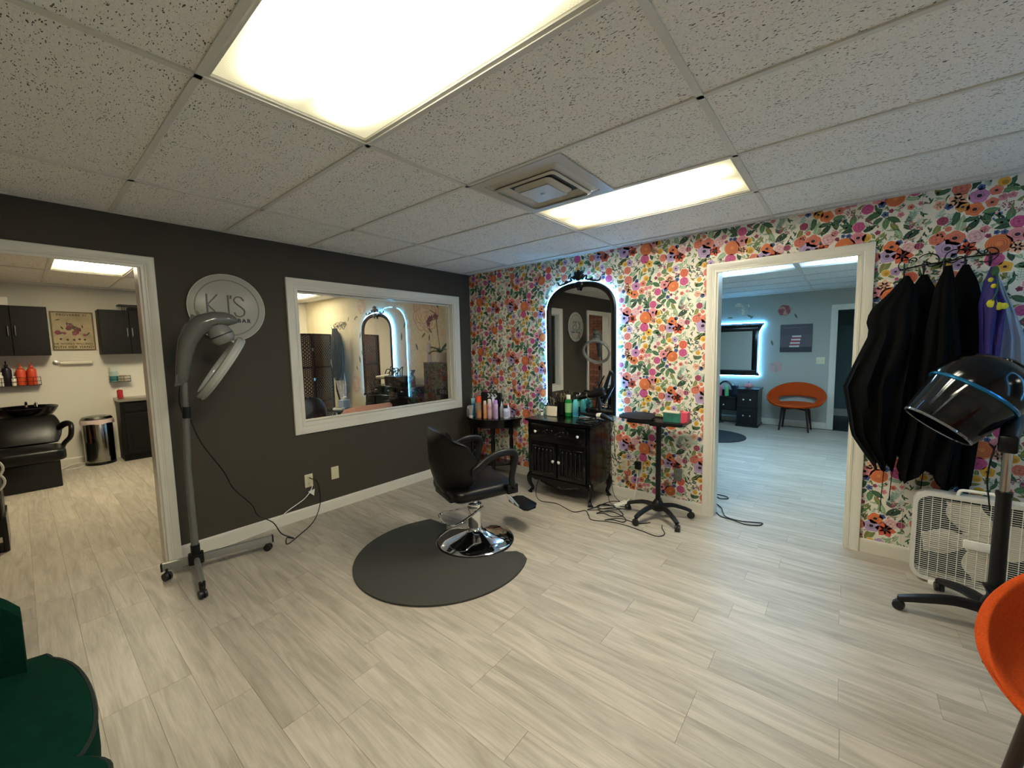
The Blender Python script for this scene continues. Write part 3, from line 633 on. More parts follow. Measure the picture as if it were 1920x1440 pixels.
for i,p in enumerate(P3):
    tg = (P3[min(i+1,len(P3)-1)]-P3[max(i-1,0)]).normalized(); nn = Vector((-tg.z,0,tg.x)); sd = Vector((0,1,0))
    rings.append([p+nn*Rr[i]*math.cos(a)+sd*Rr[i]*1.15*math.sin(a) for a in [2*PI*k/20 for k in range(20)]])
q = B(); q.loft(rings); body = q.done('dolphin_arm', GP, t, 50)
q = B(); q.prism([(-.03,1.252),(-.012,1.33),(.012,1.30),(.006,1.262)],-.028,.028,Matrix(((1,0,0,0),(0,0,1,0),(0,1,0,0),(0,0,0,1)))); q.done('tail_fin', GP, body)
q = B(); q.prism([(.068,1.655),(.088,1.72),(.128,1.70)],-.004,.004,Matrix(((1,0,0,0),(0,0,1,0),(0,1,0,0),(0,0,0,1)))); q.done('dorsal_fin', GP, body)
for s_ in (-1,1): q = B(); q.ball((.287,s_*.034,1.705),.006,8); q.done('eye', PLAST, body)
q = B()
for k in range(5): q.box((.188+k*.012,-.0545+.0012*k,1.648+k*.0025),(.0045,.006,.016),0,1,rotm(0,.2))
q.done('vent_slot', PLAST, body, 0)
axis_t = math.radians(-33.5)   # tilt of ring and motor can
MR = Matrix.Translation((.2175,0,1.3655)) @ Matrix.Rotation(math.atan2(.401,-.265)-PI/2,4,'Y').inverted()
cx0, cz0 = .232, 1.575; ax_ = Vector((.834,0,-.551))  # direction out of the can, normal to the ring plane
ax_ = Vector((.265,0,.401)).normalized(); nrm = Vector((ax_.z,0,-ax_.x))
MC = Matrix.Translation((.214,0,1.585)) @ Vector((0,0,1)).rotation_difference(nrm).to_matrix().to_4x4()
MC2 = Matrix.Translation((.212,0,1.645)) @ Vector((0,0,1)).rotation_difference(Vector((.42,0,-.91)).normalized()).to_matrix().to_4x4()
q = B(); q.lathe([(.05,0),(.064,.03),(.072,.066)],28,M=MC2); can = q.done('motor_can', mat('grey_can','#8b8d88',.25,.3), t)
q = B(); q.lathe([(.0735,.066),(.0735,.074)],28,M=MC2); q.done('seam_ring', PLAST, can)
q = B(); q.lathe([(.073,.074),(.07,.1),(.052,.125),(.0,.13)],28,M=MC2); q.done('outlet_cap', mat('grey_can','#8b8d88'), can)
MRg = Matrix.Translation((.2175,0,1.3655)) @ Vector((0,0,1)).rotation_difference(nrm).to_matrix().to_4x4()
q = B(); q.lathe([(.21,-.022),(.236,-.016),(.243,0),(.238,.018),(.224,.026),(.206,.02),(.2,0),(.204,-.016),(.21,-.022)],56,M=MRg); q.done('ring_hood', mat('ring_translucent','#a7a9a2',.12,.0,spec=.6,coat=.5), t)
q = B(); q.lathe([(.236,.012),(.2405,.022),(.2365,.032),(.232,.022),(.236,.012)],56,M=MRg); q.done('ring_lip', clear('clear_lip',haze=.25), t)
q = B(); q.tube([(.285,0,1.56),(.32,0,1.535),(.345,0,1.555)],.016,10); q.done('ring_mount', CHROME, t)
q = B(); q.tube(spl([(.0,0.0,1.262),(-.012,-.005,1.16),(.0,.022,1.06)],6),.004,6); q.done('cable_loop', PLAST, t)
def cord(name, label, pts, r=.004, m=PLAST, k=8, group=None):
    q = B(); q.tube(spl(pts,k), r, 6); return tag(q.done(name, m), label, 'cord', group)
GREY_DRYER = t
o = B(); o.tube(spl([(.31,-2.92,1.03),(.3,-2.87,.86),(.22,-2.74,.62),(.19,-2.68,.47),(.15,-2.56,.30),(.13,-2.52,.2),(.2,-2.44,.13),(.3,-2.42,.06),(.37,-2.36,.02),(.34,-2.40,.03),(.40,-2.42,.006),(.30,-2.28,.006),(.19,-2.15,.006),(.08,-2.05,.02),(.03,-1.99,.10),(.03,-1.985,.2),(.04,-2.01,.31),(.035,-2.05,.345),(.013,-2.063,.354)],8),.004,6); attach(o.done('power_cord', PLAST), GREY_DRYER)
cord('extension_cord','white cord running along the baseboard of the dark wall from the outlet to the doorway',[(.013,-2.063,.30),(.03,-2.05,.27),(.035,-2.12,.19),(.04,-2.28,.12),(.045,-2.42,.03),(.04,-2.6,.006),(.045,-2.8,.006),(.05,-2.98,.006),(.03,-3.03,.006),(-.06,-3.015,.006)],.0035,WPLAST)
q = B(); q.prism([(-.03,.015),(.03,.025),(.02,-.035)],0,.0006,Matrix(((0,0,1,.033),(1,0,0,-2.06),(0,1,0,.225),(0,0,0,1)))); tag(q.done('cord_tag', WPLAST, smooth=0),'small white paper tag on the cord below the outlet','tag')
# ================================================================ MAT AND SALON CHAIR
pts = arc(1.452,-1.79,.605,math.radians(29),math.radians(-209),60)
pts = [p for p in pts]
notch = arc(1.489,-1.50,.297,math.radians(186),math.radians(354),24)
pts += [(.925,-1.475),(1.03,-1.472)]
pts += [(1.14,-1.478)]+notch+[(1.86,-1.46),(1.925,-1.462)]
q = B(); q.prism(pts,0.0005,.013,None,.004); tag(q.done('floor_mat', mat('mat_rubber','#3b3b36',.75,bump=.25,bscale=300), smooth=30),'round charcoal anti-fatigue mat with a notch around the chair base','floor mat')
q = B()
CF = math.atan2(.94,.34)
t = thing('salon_chair','black vinyl salon chair on a round chrome base facing the vanity','salon chair',(1.489,-1.498,0),CF)
# local: x forward, y left
q = B(); q.lathe([(.275,.0),(.285,.004),(.287,.012),(.278,.02),(.235,.034),(.16,.055),(.09,.078),(.06,.095),(.055,.11)],56); q.done('base_disc', CHROME, t, 60)
q = B(); q.lathe([(.289,.0),(.293,.006),(.289,.013),(.284,.015)],56); q.done('rubber_rim', PLAST, t)
q = B(); q.lathe([(.052,.10),(.05,.285),(.046,.295),(.03,.297)],28); q.lathe([(.054,.262),(.056,.268),(.054,.29),(.051,.292)],28); q.done('pump_column', CHROME, t)
q = B(); q.lathe([(.024,.29),(.024,.40)],20); q.done('piston', CHROME, t)
q = B()
pu = [(-.02,.05,.25),(-.10,.12,.215),(-.20,.165,.20),(-.235,.14,.195),(-.24,.0,.185),(-.19,-.075,.19),(-.08,-.06,.215),(.0,-.055,.25),(.05,-.05,.27)]
q.tube(spl(pu,6),.0075,8); q.done('pump_lever', CHROME, t)
q = B(); q.box((0,0,.385),(.22,.2,.03),.008,2); q.done('seat_plate', PLAST, t)
def cushion(w, d, z0, z1, r=.05, puff=.012, n=6):
    rings = []
    for (s_,z) in ((.93,z0),(.985,z0+.012),(1,z0+.03),(1,z1-.03),(.97,z1-.01),(.88,z1),(.5,z1+puff),(.05,z1+puff*1.2)):
        rings.append([(x*s_,y*s_,z) for x,y in rrect(w,d,r,n)])
    return rings
q = B(); q.loft([[(x-.005,y,z+.045*max(0,x*.35)) for x,y,z in r] for r in cushion(.49,.51,.40,.485,.07)]); q.done('seat', VINYL, t, 60)
# backrest: wrapped shell, its wings come forward at mid height
def tab(tb,u):
    for (u0,a0),(u1,a1) in zip(tb,tb[1:]):
        if u0 <= u <= u1:
            s_ = (u-u0)/(u1-u0); s_ = s_*s_*(3-2*s_); return a0+(a1-a0)*s_
    return tb[-1][1]
rings = []; NB = 16; M_ = 14
for k in range(NB+1):
    u = k/NB; z = .425+u*.47; hw = tab([(0,.16),(.3,.25),(.55,.28),(.85,.268),(.95,.255),(1,.235)],u); wf = tab([(0,.07),(.3,.15),(.55,.175),(.8,.12),(1,.02)],u)
    xb = tab([(0,-.225),(.5,-.275),(1,-.275)],u); th = tab([(0,.03),(.15,.06),(.85,.06),(1,.026)],u); ring = []
    zz = lambda v: z-.008*math.cos(v*PI*.5)*max(0,u-.7)/.3-.045*abs(v)**5*max(0,u-.75)/.25
    for j in range(M_+1): v = -1+2*j/M_; ring.append((xb+wf*v*v+.004, hw*v, zz(v)))
    for j in range(M_,-1,-1): v = -1+2*j/M_; ring.append((xb+wf*v*v-th*(1-.75*abs(v)**6), hw*v*1.01, zz(v)))
    rings.append(ring)
q = B(); q.loft(rings); bk = q.done('backrest', VINYL, t, 70)
bv = bk.modifiers.new('soften','BEVEL'); bv.width = .014; bv.segments = 3; bv.limit_method = 'ANGLE'; bv.angle_limit = math.radians(50)
for s_ in (-1,1):
    q = B(); y = s_*.285
    q.tube(spl([(-.125,y*.97,.625),(-.09,y,.65),(-.02,y,.695),(.07,y,.722),(.145,y,.722),(.19,y,.705),(.20,y,.665),(.18,y,.60),(.165,y,.53),(.17,y,.47)],5),.0155,10,sq=1.7); q.done('armrest', PLAST, t, 60)
    q = B(); q.box((.17,y*.985,.45),(.09,.03,.07),.01,2); q.done('arm_bracket', PLAST, t); q = B(); q.box((-.12,y*.96,.61),(.05,.03,.06),.01,2); q.done('arm_bracket', PLAST, t)
    q = B(); q.cyl((.17,y*1.04,.46),(.17,y*1.12,.46),.009,n=10); q.done('arm_bolt', PLAST, t)
q = B(); q.box((-.21,0,.41),(.09,.3,.05),.012,2); q.done('back_hinge', PLAST, t)
q = B()
for s_ in (-1,1): q.tube([(.19,s_*.04,.40),(.30,s_*.04,.28),(.375,s_*.04,.185),(.40,s_*.04,.175),(.44,s_*.04,.185)],.008,8)
q.done('footrest_rod', CHROME, t)
q = B(); q.prism([(-.145,-.055),(-.115,-.075),(.115,-.075),(.145,-.055),(.145,.02),(.10,.06),(-.10,.06),(-.145,.02)],-.009,.009,Matrix.Translation((.44,0,.20)) @ rotm(0,-.12,0) @ Matrix.Rotation(-PI/2,4,'Z'),.004); q.done('footrest_plate', PLAST, t)
# ================================================================ CORNER TABLE WITH BOTTLES
t = thing('console_table','black half-round console table with turned legs in the corner by the dark wall','table',(.42,-.004,0))
ZT_ = .66
def half(r, y0=0, n=24): return [(r*math.cos(a), y0-r*math.sin(a)) for a in [PI*i/n for i in range(n+1)]]
q = B(); q.prism(half(.37),ZT_-.022,ZT_,None,.005); q.done('table_top', BLACK, t)
q = B(); q.prism(half(.345),ZT_-.10,ZT_-.022); q.done('apron', BLACK, t)
legp = [(.012,0),(.018,.01),(.014,.03),(.02,.06),(.022,.12),(.017,.2),(.026,.24),(.016,.26),(.022,.3),(.025,.38),(.018,.46),(.027,.49),(.027,.56)]
q = B(); q.lathe(legp,14); lm = q.mesh('leg', BLACK)
for x,y in ((.29,-.1),(-.16,-.27),(.16,-.27),(-.31,-.06)): child('leg', lm, t, (x,y,0))
q = B(); q.prism(half(.30),.12,.138,None,.003); q.done('lower_shelf', BLACK, t)
def bottle(name, label, loc, h, r, col, cap, style='can', group=None, cat='bottle', lab=None, rough=.35, clearm=None, sy=1, rz=0):
    t = thing(name, label, cat, loc, rz, group)
    bm_ = clearm or mat('bottle_'+col.strip('#')+str(int(rough*100)), col, rough); cm = mat('cap_'+cap.strip('#'), cap, .35)
    if style == 'can': bp = [(r*.9,0),(r,.004),(r,h*.74),(r*.93,h*.78)]; cp = [(r*.8,h*.77),(r*.8,h*.93),(r*.62,h*.985),(.0,h)]
    elif style == 'tallcap': bp = [(r*.9,0),(r,.004),(r,h*.70),(r*.95,h*.73)]; cp = [(r*.99,h*.73),(r*.99,h*.99),(r*.9,h)]
    elif style == 'pump': bp = [(r*.95,0),(r,.006),(r,h*.62),(r*.85,h*.70),(r*.35,h*.74),(r*.35,h*.77)]; cp = [(r*.4,h*.76),(r*.4,h*.84),(r*.14,h*.85),(r*.14,h*.96)]
    elif style == 'squeeze': bp = [(r*.95,0),(r,.005),(r,h*.55),(r*.8,h*.66),(r*.45,h*.72)]; cp = [(r*.5,h*.71),(r*.42,h*.8),(r*.16,h*.93),(r*.1,h)]
    elif style == 'round': bp = [(r*.95,0),(r,.006),(r,h*.70),(r*.92,h*.76),(r*.55,h*.80)]; cp = [(r*.62,h*.80),(r*.62,h*.99),(r*.55,h)]
    elif style == 'spray': bp = [(r*.95,0),(r,.006),(r,h*.52),(r*.6,h*.66),(r*.4,h*.7)]; cp = [(r*.45,h*.69),(r*.45,h*.80),(r*.3,h*.82),(r*.3,h*.9)]
    elif style == 'jar': bp = [(r*.95,0),(r,.005),(r,h*.78)]; cp = [(r*1.04,h*.78),(r*1.04,h*.98),(r*.95,h)]
    q = B(); q.lathe(bp,18,sy=sy); q.done('body', bm_, t)
    q = B(); q.lathe(cp,16,sy=sy)
    if style == 'pump': q.box((r*.5,0,h*.965),(r*1.3,r*.36,h*.05),.002,1)
    if style == 'spray': q.box((r*.5,0,h*.93),(r*1.9,r*.6,h*.1),.004,1); q.box((r*.85,0,h*.82),(r*.2,r*.4,h*.14),.002,1,rotm(0,.35))
    q.done('cap', cm, t)
    if lab:
        q = B(); z0,z1 = h*lab[1],h*lab[2]; q.lathe([(r*1.012,z0),(r*1.012,z1)],18,sy=sy); q.done('label_band', mat('label_'+lab[0].strip('#'), lab[0], .5), t)
    return t
Z = ZT_; G = 'styling products on the corner table'
q = None
# metallic tube standing on its cap
t = thing('product_tube','silver squeeze tube standing on its cap on the corner table','tube',(.285,-.315,Z),.5)
q = B(); q.lathe([(.022,0),(.023,.003),(.022,.03)],16); q.done('cap', WPLAST, t)
rings = []
for k in range(7):
    u = k/6; rings.append([(.024*(1-u)*math.cos(a)+.033*u*math.copysign(abs(math.cos(a))**.5,math.cos(a)) if True else 0, (.024*(1-u)+.001)*math.sin(a), .03+.115*u) for a in [2*PI*i/16 for i in range(16)]])
q = B(); q.loft(rings); q.done('tube_body', mat('silver_tube','#c9c6cc',.25,.7), t)
bottle('spray_bottle','teal bottle with a pale mint cap behind the silver tube',(.245,-.235,Z),.215,.024,'#1d7f9a','#a9d6cf','tallcap')
bottle('spray_can','dark bottle against the dark wall at the back of the corner table',(.10,-.13,Z),.24,.024,'#12211d','#1d3a36','round')
bottle('lotion_bottle','small grey bottle at the wall end of the corner table',(.19,-.265,Z),.12,.02,'#8d8c86','#cfcdc6','round')
bottle('hairspray_can','floral printed spray can with a bright orange-red cap',(.375,-.275,Z),.25,.027,'#a9967c','#ff5a2a','tallcap',lab=('#c98a5e',.03,.34))
bottle('hairspray_can','slim peach spray can with a cream domed cap',(.455,-.258,Z),.205,.022,'#e2a47e','#f2dcc4','can',lab=('#d9955f',.1,.32))
bottle('hairspray_can','pink spray can with a clear domed cap',(.505,-.236,Z),.225,.025,'#e6bcc0','#e8dcdc','can',lab=('#d8a0ac',.45,.62))
bottle('hairspray_can','tall pale lilac spray can at the back of the row of cans',(.50,-.165,Z),.245,.021,'#d5c2d6','#e9e2ea','can')
bottle('hairspray_can','lilac spray can with a violet cap',(.575,-.205,Z),.215,.024,'#dcb9d8','#c98fd8','can',lab=('#cfaacb',.08,.5))
bottle('applicator_bottle','white nozzle bottle with grey green base beside the black board',(.565,-.095,Z),.185,.022,'#b9bdae','#f1efe8','squeeze')
bottle('applicator_bottle','white nozzle bottle at the end of the corner table',(.632,-.055,Z),.17,.022,'#e4e2db','#f4f3ee','squeeze')
bottle('pill_bottle','white plastic jar bottle with black cap and printed label',(.655,-.125,Z),.145,.032,'#eceaf0','#151515','round',lab=('#c9c8d6',.12,.55))
q = B(); q.ball((.655,-.125,Z+.158),(.025,.025,.0125),12); tag(q.done('puff', mat('coral_puff','#cf6d4b',.8)),'coral round puff lying on the white jar bottle','puff')
t = thing('arrow_board','black board with three white chevrons leaning on the floral wall','board',(.355,-.03,Z))
q = B(); q.bb(-.16,.16,-.012,.012,.0,.27,.004); q.done('panel', BLACKM, t)
for k in range(3):
    x = -.03+k*.052; q = B(); q.prism([(x-.03,.205),(x+.0,.205),(x+.028,.2325),(x+.0,.26),(x-.03,.26),(x-.004,.2325)],.012,.0135,WX); q.done('chevron', WPLAST, t, 0)
# ================================================================ VANITY CABINET
t = thing('vanity_cabinet','glossy black carved vanity cabinet with cabriole legs and crystal knobs','cabinet',(1.545,-.222,0))
W_, D_ = .70, .42; hx, hy = W_/2, D_/2-.006
q = B(); q.bb(-hx,hx,-hy,hy,.17,.735,.006); body = q.done('body', BLACK, t)
top = [(-hx-.025,hy)]+[(-hx-.03,-hy-.0)]+[(-hx-.012,-hy-.028),(-hx+.04,-hy-.022)]+[(x,-hy-.024-.008*math.sin((x+hx)/W_*PI)) for x in [-.25+.05*i for i in range(11)]]+[(hx-.04,-hy-.022),(hx+.012,-hy-.028),(hx+.03,-hy),(hx+.025,hy)]
q = B(); q.prism(top,.735,.758,None,.006); q.done('top', BLACK, t)
KN = mat('crystal_knob','#e9e6e2',.08,.25,spec=.8)
def knob(parent, x, y, z, s=.013):
    q = B(); q.lathe([(s*.4,0),(s*.45,.01),(s*.8,.013),(s,.02),(s*.6,.028),(.0,.03)],8,c=(x,y,z),M=WX); return q.done('knob', KN, parent, 0)
q = B(); q.bb(-.305,.305,-hy-.018,-hy,.555,.715,.006,2); dr = q.done('drawer', BLACK, t)
knob(dr,-.235,-hy-.018,.642,.015); knob(dr,.235,-hy-.018,.642,.015)
q = B(); rc = random.Random(5)
for k in range(22):
    x = rc.uniform(-.13,.13); z = .64+rc.uniform(-.028,.028); a = rc.random()*3
    q.ball((x,-hy-.018,z),(.014,.006,.006),8,rotm(0,a,0))
q.tube(spl([(-.16,-hy-.019,.64),(-.1,-hy-.02,.66),(-.03,-hy-.02,.63),(.04,-hy-.02,.655),(.1,-hy-.02,.63),(.16,-hy-.019,.645)],5),.004,6); q.done('carving', BLACK, dr)
for s_ in (-1,1):
    q = B(); q.bb(s_*.007,s_*.305,-hy-.016,-hy,.205,.535,.005,2); d_ = q.done('door', BLACK, t)
    q = B()
    for a in ((.03,.045,.235,.505),(.27,.285,.235,.505)): q.bb(s_*a[0],s_*a[1],-hy-.021,-hy-.016,a[2],a[3],.002)
    for z in (.235,.49): q.bb(s_*.045,s_*.27,-hy-.021,-hy-.016,z,z+.015,.002)
    q.done('moulding', BLACK, d_)
    for k in range(5):
        q = B(); x = s_*(.065+k*.046); q.lathe([(.006,.25),(.012,.26),(.008,.275),(.013,.31),(.007,.36),(.013,.42),(.008,.455),(.012,.47),(.006,.48)],10,c=(x,-hy-.018,0)); q.done('spindle', BLACK, d_)
    knob(d_,s_*.033,-hy-.02,.372,.0165)
# scalloped apron
ap = [(-.31,.19),(-.31,.165),(-.26,.15),(-.2,.155),(-.13,.12),(-.07,.115),(0,.095),(.07,.115),(.13,.12),(.2,.155),(.26,.15),(.31,.165),(.31,.19)]
q = B(); q.prism(ap,hy-.004,hy+.012,WX); apr = q.done('apron', BLACK, t)
q = B(); q.tube(spl([(-.2,-hy-.014,.15),(-.1,-hy-.016,.125),(0,-hy-.016,.11),(.1,-hy-.016,.125),(.2,-hy-.014,.15)],6),.005,6); q.ball((0,-hy-.014,.118),(.03,.008,.016),10); q.done('apron_carving', BLACK, apr)
for sx in (-1,1):
    for sy in (-1,1):
        q = B(); x, y = sx*(hx-.025), sy*(hy-.025) ; dx, dy = sx*.02, sy*.02 if sy < 0 else 0
        q.tube(spl([(x,y,.2),(x+dx,y+dy,.155),(x+dx*.8,y+dy*.8,.10),(x-dx*.2,y-dy*.2,.045),(x+dx*.5,y+dy*.5,.018),(x+dx*.8,y+dy*.8,.0)],5),[.034+(.016-.034)*min(1,i/14)+(.010 if i > 21 else 0) for i in range(26)],10); q.done('leg', BLACK, t)
# ================================================================ ARCHED LED MIRRORS
def arch_pts(w, h, n=40, sh=.30, e=2.35):
    """outline from bottom-left, up and over to bottom-right"""
    P = [(-w/2,0)]+[(-w/2,(h-sh)*i/6) for i in range(1,6)]
    for i in range(n+1):
        a = PI-PI*i/n; c,s_ = math.cos(a),math.sin(a); P.append((w/2*math.copysign(abs(c)**(2/e),c), h-sh+sh*abs(s_)**(2/e)))
    return P+[(w/2,(h-sh)*i/6) for i in range(5,0,-1)]+[(w/2,0)]
def offs(P, d):
    n = len(P); out = []
    for i in range(n):
        a,b2,c = Vector(P[i-1]),Vector(P[i]),Vector(P[(i+1)%n]); t1 = (b2-a); t2 = (c-b2)
        t1 = t1.normalized() if t1.length > 1e-9 else t2.normalized(); t2 = t2.normalized() if t2.length > 1e-9 else t1
        n1 = Vector((t1.y,-t1.x)); n2 = Vector((t2.y,-t2.x)); m_ = n1+n2; m_ = m_.normalized() if m_.length > .2 else n1; k = 1/max(.6,m_.dot(n1)); p = b2+m_*d*k; out.append((p.x,p.y))
    return out
def clean(P):
    o = []
    for p in P:
        if not o or (Vector(p)-Vector(o[-1])).length > 1e-4: o.append(p)
    return o
LEDM = mat('led_strip','#dff2ff',.4,emit=LED,es=P_LED)
def led_mirror(loc, label, w=.79, h=1.305, rz=0):
    t = thing('arched_mirror', label, 'mirror', loc, rz)
    P = clean(arch_pts(w,h)); FM = mat('mirror_frame_black','#0a0b0d',.3,bump=.2,bscale=70)
    rings = []
    for (d,y) in ((0,-.006),(0,-.028),(.006,-.036),(.016,-.04),(.03,-.036),(.04,-.03),(.05,-.026),(.056,-.018),(.056,-.006)):
        rings.append([(x,y,z) for x,z in offs(P,d)])
    q = B(); q.loft(rings, (False,False), True, True); fr_ = q.done('frame', FM, t, 50)
    q = B(); q.flat([(x,-.016,z) for x,z in offs(P,.05)]); q.done('glass', MIRROR, t, 0)
    q = B(); q.prism(offs(P,.012),.002,.010,WX); q.done('backing', PLAST, t, 0)
    # crest
    q = B(); zc = h
    q.ball((0,-.035,zc+.055),(.042,.016,.05),14); q.ball((0,-.04,zc+.095),(.022,.012,.02),10)
    for s_ in (-1,1):
        q.ball((s_*.03,-.036,zc+.075),(.02,.012,.03),10,rotm(0,s_*.5,0)); q.ball((s_*.045,-.036,zc+.045),(.018,.012,.024),10,rotm(0,s_*.9,0))
        q.tube(spl([(s_*.04,-.034,zc+.02),(s_*.075,-.034,zc+.05),(s_*.09,-.034,zc+.035),(s_*.08,-.034,zc+.018),(s_*.11,-.034,zc+.008),(s_*.145,-.034,zc+.018),(s_*.15,-.034,zc+.002)],5),.009,8)
        q.tube(spl([(s_*.10,-.034,zc+.012),(s_*.15,-.034,zc-.004),(s_*.22,-.034,zc-.014),(s_*.235,-.034,zc+.006)],5),.009,8); q.ball((s_*.24,-.034,zc+.012),(.009,.008,.013),8)
    q.ball((0,-.038,zc-.03),(.05,.014,.035),12); q.ball((0,-.04,zc-.068),(.018,.01,.02),8)
    q.done('crest', FM, fr_)
    q = B(); q.tube([(x,-.019,z) for x,z in offs(P,-.007)][:-1]+[(w/2+.007,-.019,0)],.005,8); q.done('led_strip', LEDM, t)
    return t
led_mirror((1.558,-.002,.79),'arched black mirror with carved crest and glowing blue light strip on the floral wall')
led_mirror((XR-.002,-1.0,.79),'arched black mirror with carved crest and blue light strip on the plain side wall',rz=-PI/2)
# ---------------------------------------------------------------- things on the vanity
ZV = .759
t = thing('card_display','cream folded card on the vanity top','card',(1.335,-.20,ZV),.06)
q = B(); q.box((0,0,.05),(.115,.004,.1),.001,1,rotm(-.12)); q.done('front_card', mat('card_cream','#e9e0c8',.6), t); q = B(); q.box((-.03,.035,.045),(.13,.012,.09),.001); q.done('back_card', mat('card_grey','#c9c2ad',.6), t)
bottle('nail_bottle','tiny black bottle with a white base before the cream card',(1.228,-.225,ZV),.09,.014,'#e6e3dc','#101010','squeeze',lab=('#101010',.4,.56))
bottle('green_bottle','tall green bottle with a white cap on the vanity',(1.478,-.115,ZV),.215,.036,'#1b8a3e','#efeee6','round',lab=('#8fc48a',.18,.62),rough=.15)
bottle('spray_bottle','clear blue spray bottle with black trigger, beside the green bottle',(1.56,-.115,ZV),.255,.03,'#5fbfd2','#0d0d0d','spray',rough=.1,lab=('#3f9dc9',.06,.2))
bottle('spray_bottle','clear teal spray bottle with black trigger, standing nearest the mirror glass',(1.625,-.08,ZV),.255,.03,'#3f9ba8','#0d0d0d','spray',rough=.1)
t = thing('brush_cup','black cup full of hair brushes and combs on the vanity','cup',(1.385,-.09,ZV))
q = B(); q.lathe([(.035,0),(.045,.004),(.05,.14),(.047,.14),(.042,.01)],20); q.done('cup', PLAST, t)
for k in range(9):
    a = k*.7; q = B(); x,y = .03*math.cos(a),.022*math.sin(a); q.tube([(x*.5,y*.5,.02),(x,y,.15),(x*1.8,y*1.3,.19)],.005,6)
    q.ball((x*2.1,y*1.4,.205),(.012,.008,.024),8); q.done('brush', mat('brush_bronze','#6b5a41',.5) if k%3 else PLAST, t)
t = thing('clip_basket','black basket of hair clips behind the cream card','basket',(1.262,-.1,ZV))
q = B(); q.bb(-.06,.06,-.045,.045,0,.1,.01); q.done('basket', PLAST, t)
rc = random.Random(9)
for k in range(14): q = B(); x,y = rc.uniform(-.055,.055),rc.uniform(-.03,.03); q.tube([(x,y,.1),(x+rc.uniform(-.03,.03),y,.1+rc.uniform(.04,.085)),(x+rc.uniform(-.05,.05),y,.13+rc.uniform(0,.04))],.004,6); q.done('clip', mat('clip_silver','#a59a84',.3,.6) if k%2 else PLAST, t)
# wire tool stand with dryer and irons
t = thing('tool_stand','black scrolled wire stand for styling tools on the vanity','tool stand',(1.80,-.15,ZV))
q = B(); q.tube([(.065*math.cos(a),.065*math.sin(a),.006) for a in [2*PI*i/24 for i in range(24)]],.005,6,loop=True); q.done('foot_ring', PLAST, t)
q = B(); q.tube(spl([(.0,0,.006),(0,0,.1),(.03,0,.3),(.09,.0,.42)],6),.007,8); q.done('upright', PLAST, t)
for z,r in ((.11,.075),(.2,.055),(.3,.05)):
    q = B(); q.tube([(.02+r*math.cos(a),r*math.sin(a),z) for a in [2*PI*i/24 for i in range(24)]],.004,6,loop=True); q.done('holder_ring', PLAST, t)
for k in range(7):
    q = B(); a0 = k*.9; z = .08+k*.045; x = -.05+.018*k
    q.tube([(x-.03+(.028-.0035*i)*math.cos(a0+i*.7),-.03+.02*math.sin(k),z+(.028-.0035*i)*math.sin(a0+i*.7)) for i in range(8)],.0035,6); q.done('scroll', PLAST, t)
t = TD = thing('blow_dryer','black hair dryer with a long nozzle resting in the wire stand','hair dryer',(1.80,-.18,ZV))
Mh = Matrix.Translation((-.15,-.03,.205)) @ rotm(0,PI/2-.28,0)
q = B(); q.lathe([(.02,0),(.024,.02),(.024,.10),(.03,.13),(.038,.17),(.04,.24),(.034,.28),(.0,.285)],20,M=Mh); q.done('barrel', PLAST, t); q = B(); q.lathe([(.0255,.1),(.0265,.11),(.0265,.12)],20,M=Mh); q.done('nozzle_ring', STEEL, t)
q = B(); q.tube([(.05,-.03,.25),(.07,-.03,.16),(.075,-.03,.10)],[.02,.018,.016],12); q.done('handle', PLAST, t)
t = TI = thing('curling_iron','black flat iron standing upright in the wire stand','styling iron',(1.87,-.13,ZV))
q = B(); q.tube([(-.045,0,.12),(.02,0,.30),(.07,0,.45)],[.018,.022,.014],10); q.ball((.075,0,.455),.018,10); q.done('plate_arm', PLAST, t); q = B(); q.tube([(.0,.012,.16),(.09,.012,.33),(.09,.012,.45)],[.016,.02,.012],10); q.done('second_arm', PLAST, t)
q = B(); q.tube([(-.055,-.012,.22),(.035,-.012,.41)],.003,6); q.done('clamp_rod', STEEL, t)
t = TWD = thing('curling_wand','curling wand with a white grip lying across the vanity','styling iron',(1.86,-.23,ZV))
q = B(); q.tube([(-.2,.02,.06),(-.1,.01,.05),(.0,0,.055)],[.012,.018,.022],12); q.done('barrel', PLAST, t); q = B(); q.tube([(.0,0,.055),(.045,-.004,.06)],.024,14); q.done('grip_band', WPLAST, t); q = B(); q.tube([(.045,-.004,.06),(.085,-.01,.05),(.17,-.02,.018)],[.025,.022,.008],12); q.done('handle', PLAST, t)
q = B(); q.tube([(1.80+.10*math.cos(a),-.315+.085*math.sin(a),ZV+.008+.004*math.sin(3*a)) for a in [2*PI*i/40 for i in range(80)]],.006,6); tag(q.done('cord_coil', PLAST),'black cord coiled in a ring on the vanity top','cord')
q = B(); q.bb(1.60,1.84,-.12,-.05,ZV,ZV+.004); q.done
tag(q.done('paper_sheet', mat('paper_pink','#e6d3dc',.6), smooth=0),'pale paper sheet lying under the styling tools on the vanity','paper')
TOOLS = (TI, TD, TWD)
for k,(pts) in enumerate(([(1.90,-.16,.80),(1.94,-.06,.74),(1.945,-.05,.5),(1.96,-.04,.36),(2.01,-.02,.34)],[(1.86,-.02,.76),(1.95,-.09,.78),(1.945,-.12,.6),(1.94,-.10,.3),(1.97,-.13,.08),(2.06,-.16,.01),(2.14,-.13,.02)],[(1.80,-.39,.77),(1.93,-.3,.77),(1.955,-.22,.66),(1.945,-.24,.35),(1.95,-.2,.1),(2.0,-.24,.006),(2.1,-.2,.01)])):
    q = B(); q.tube(spl(pts,8),.0028,6); attach(q.done('power_cord', PLAST), TOOLS[k])
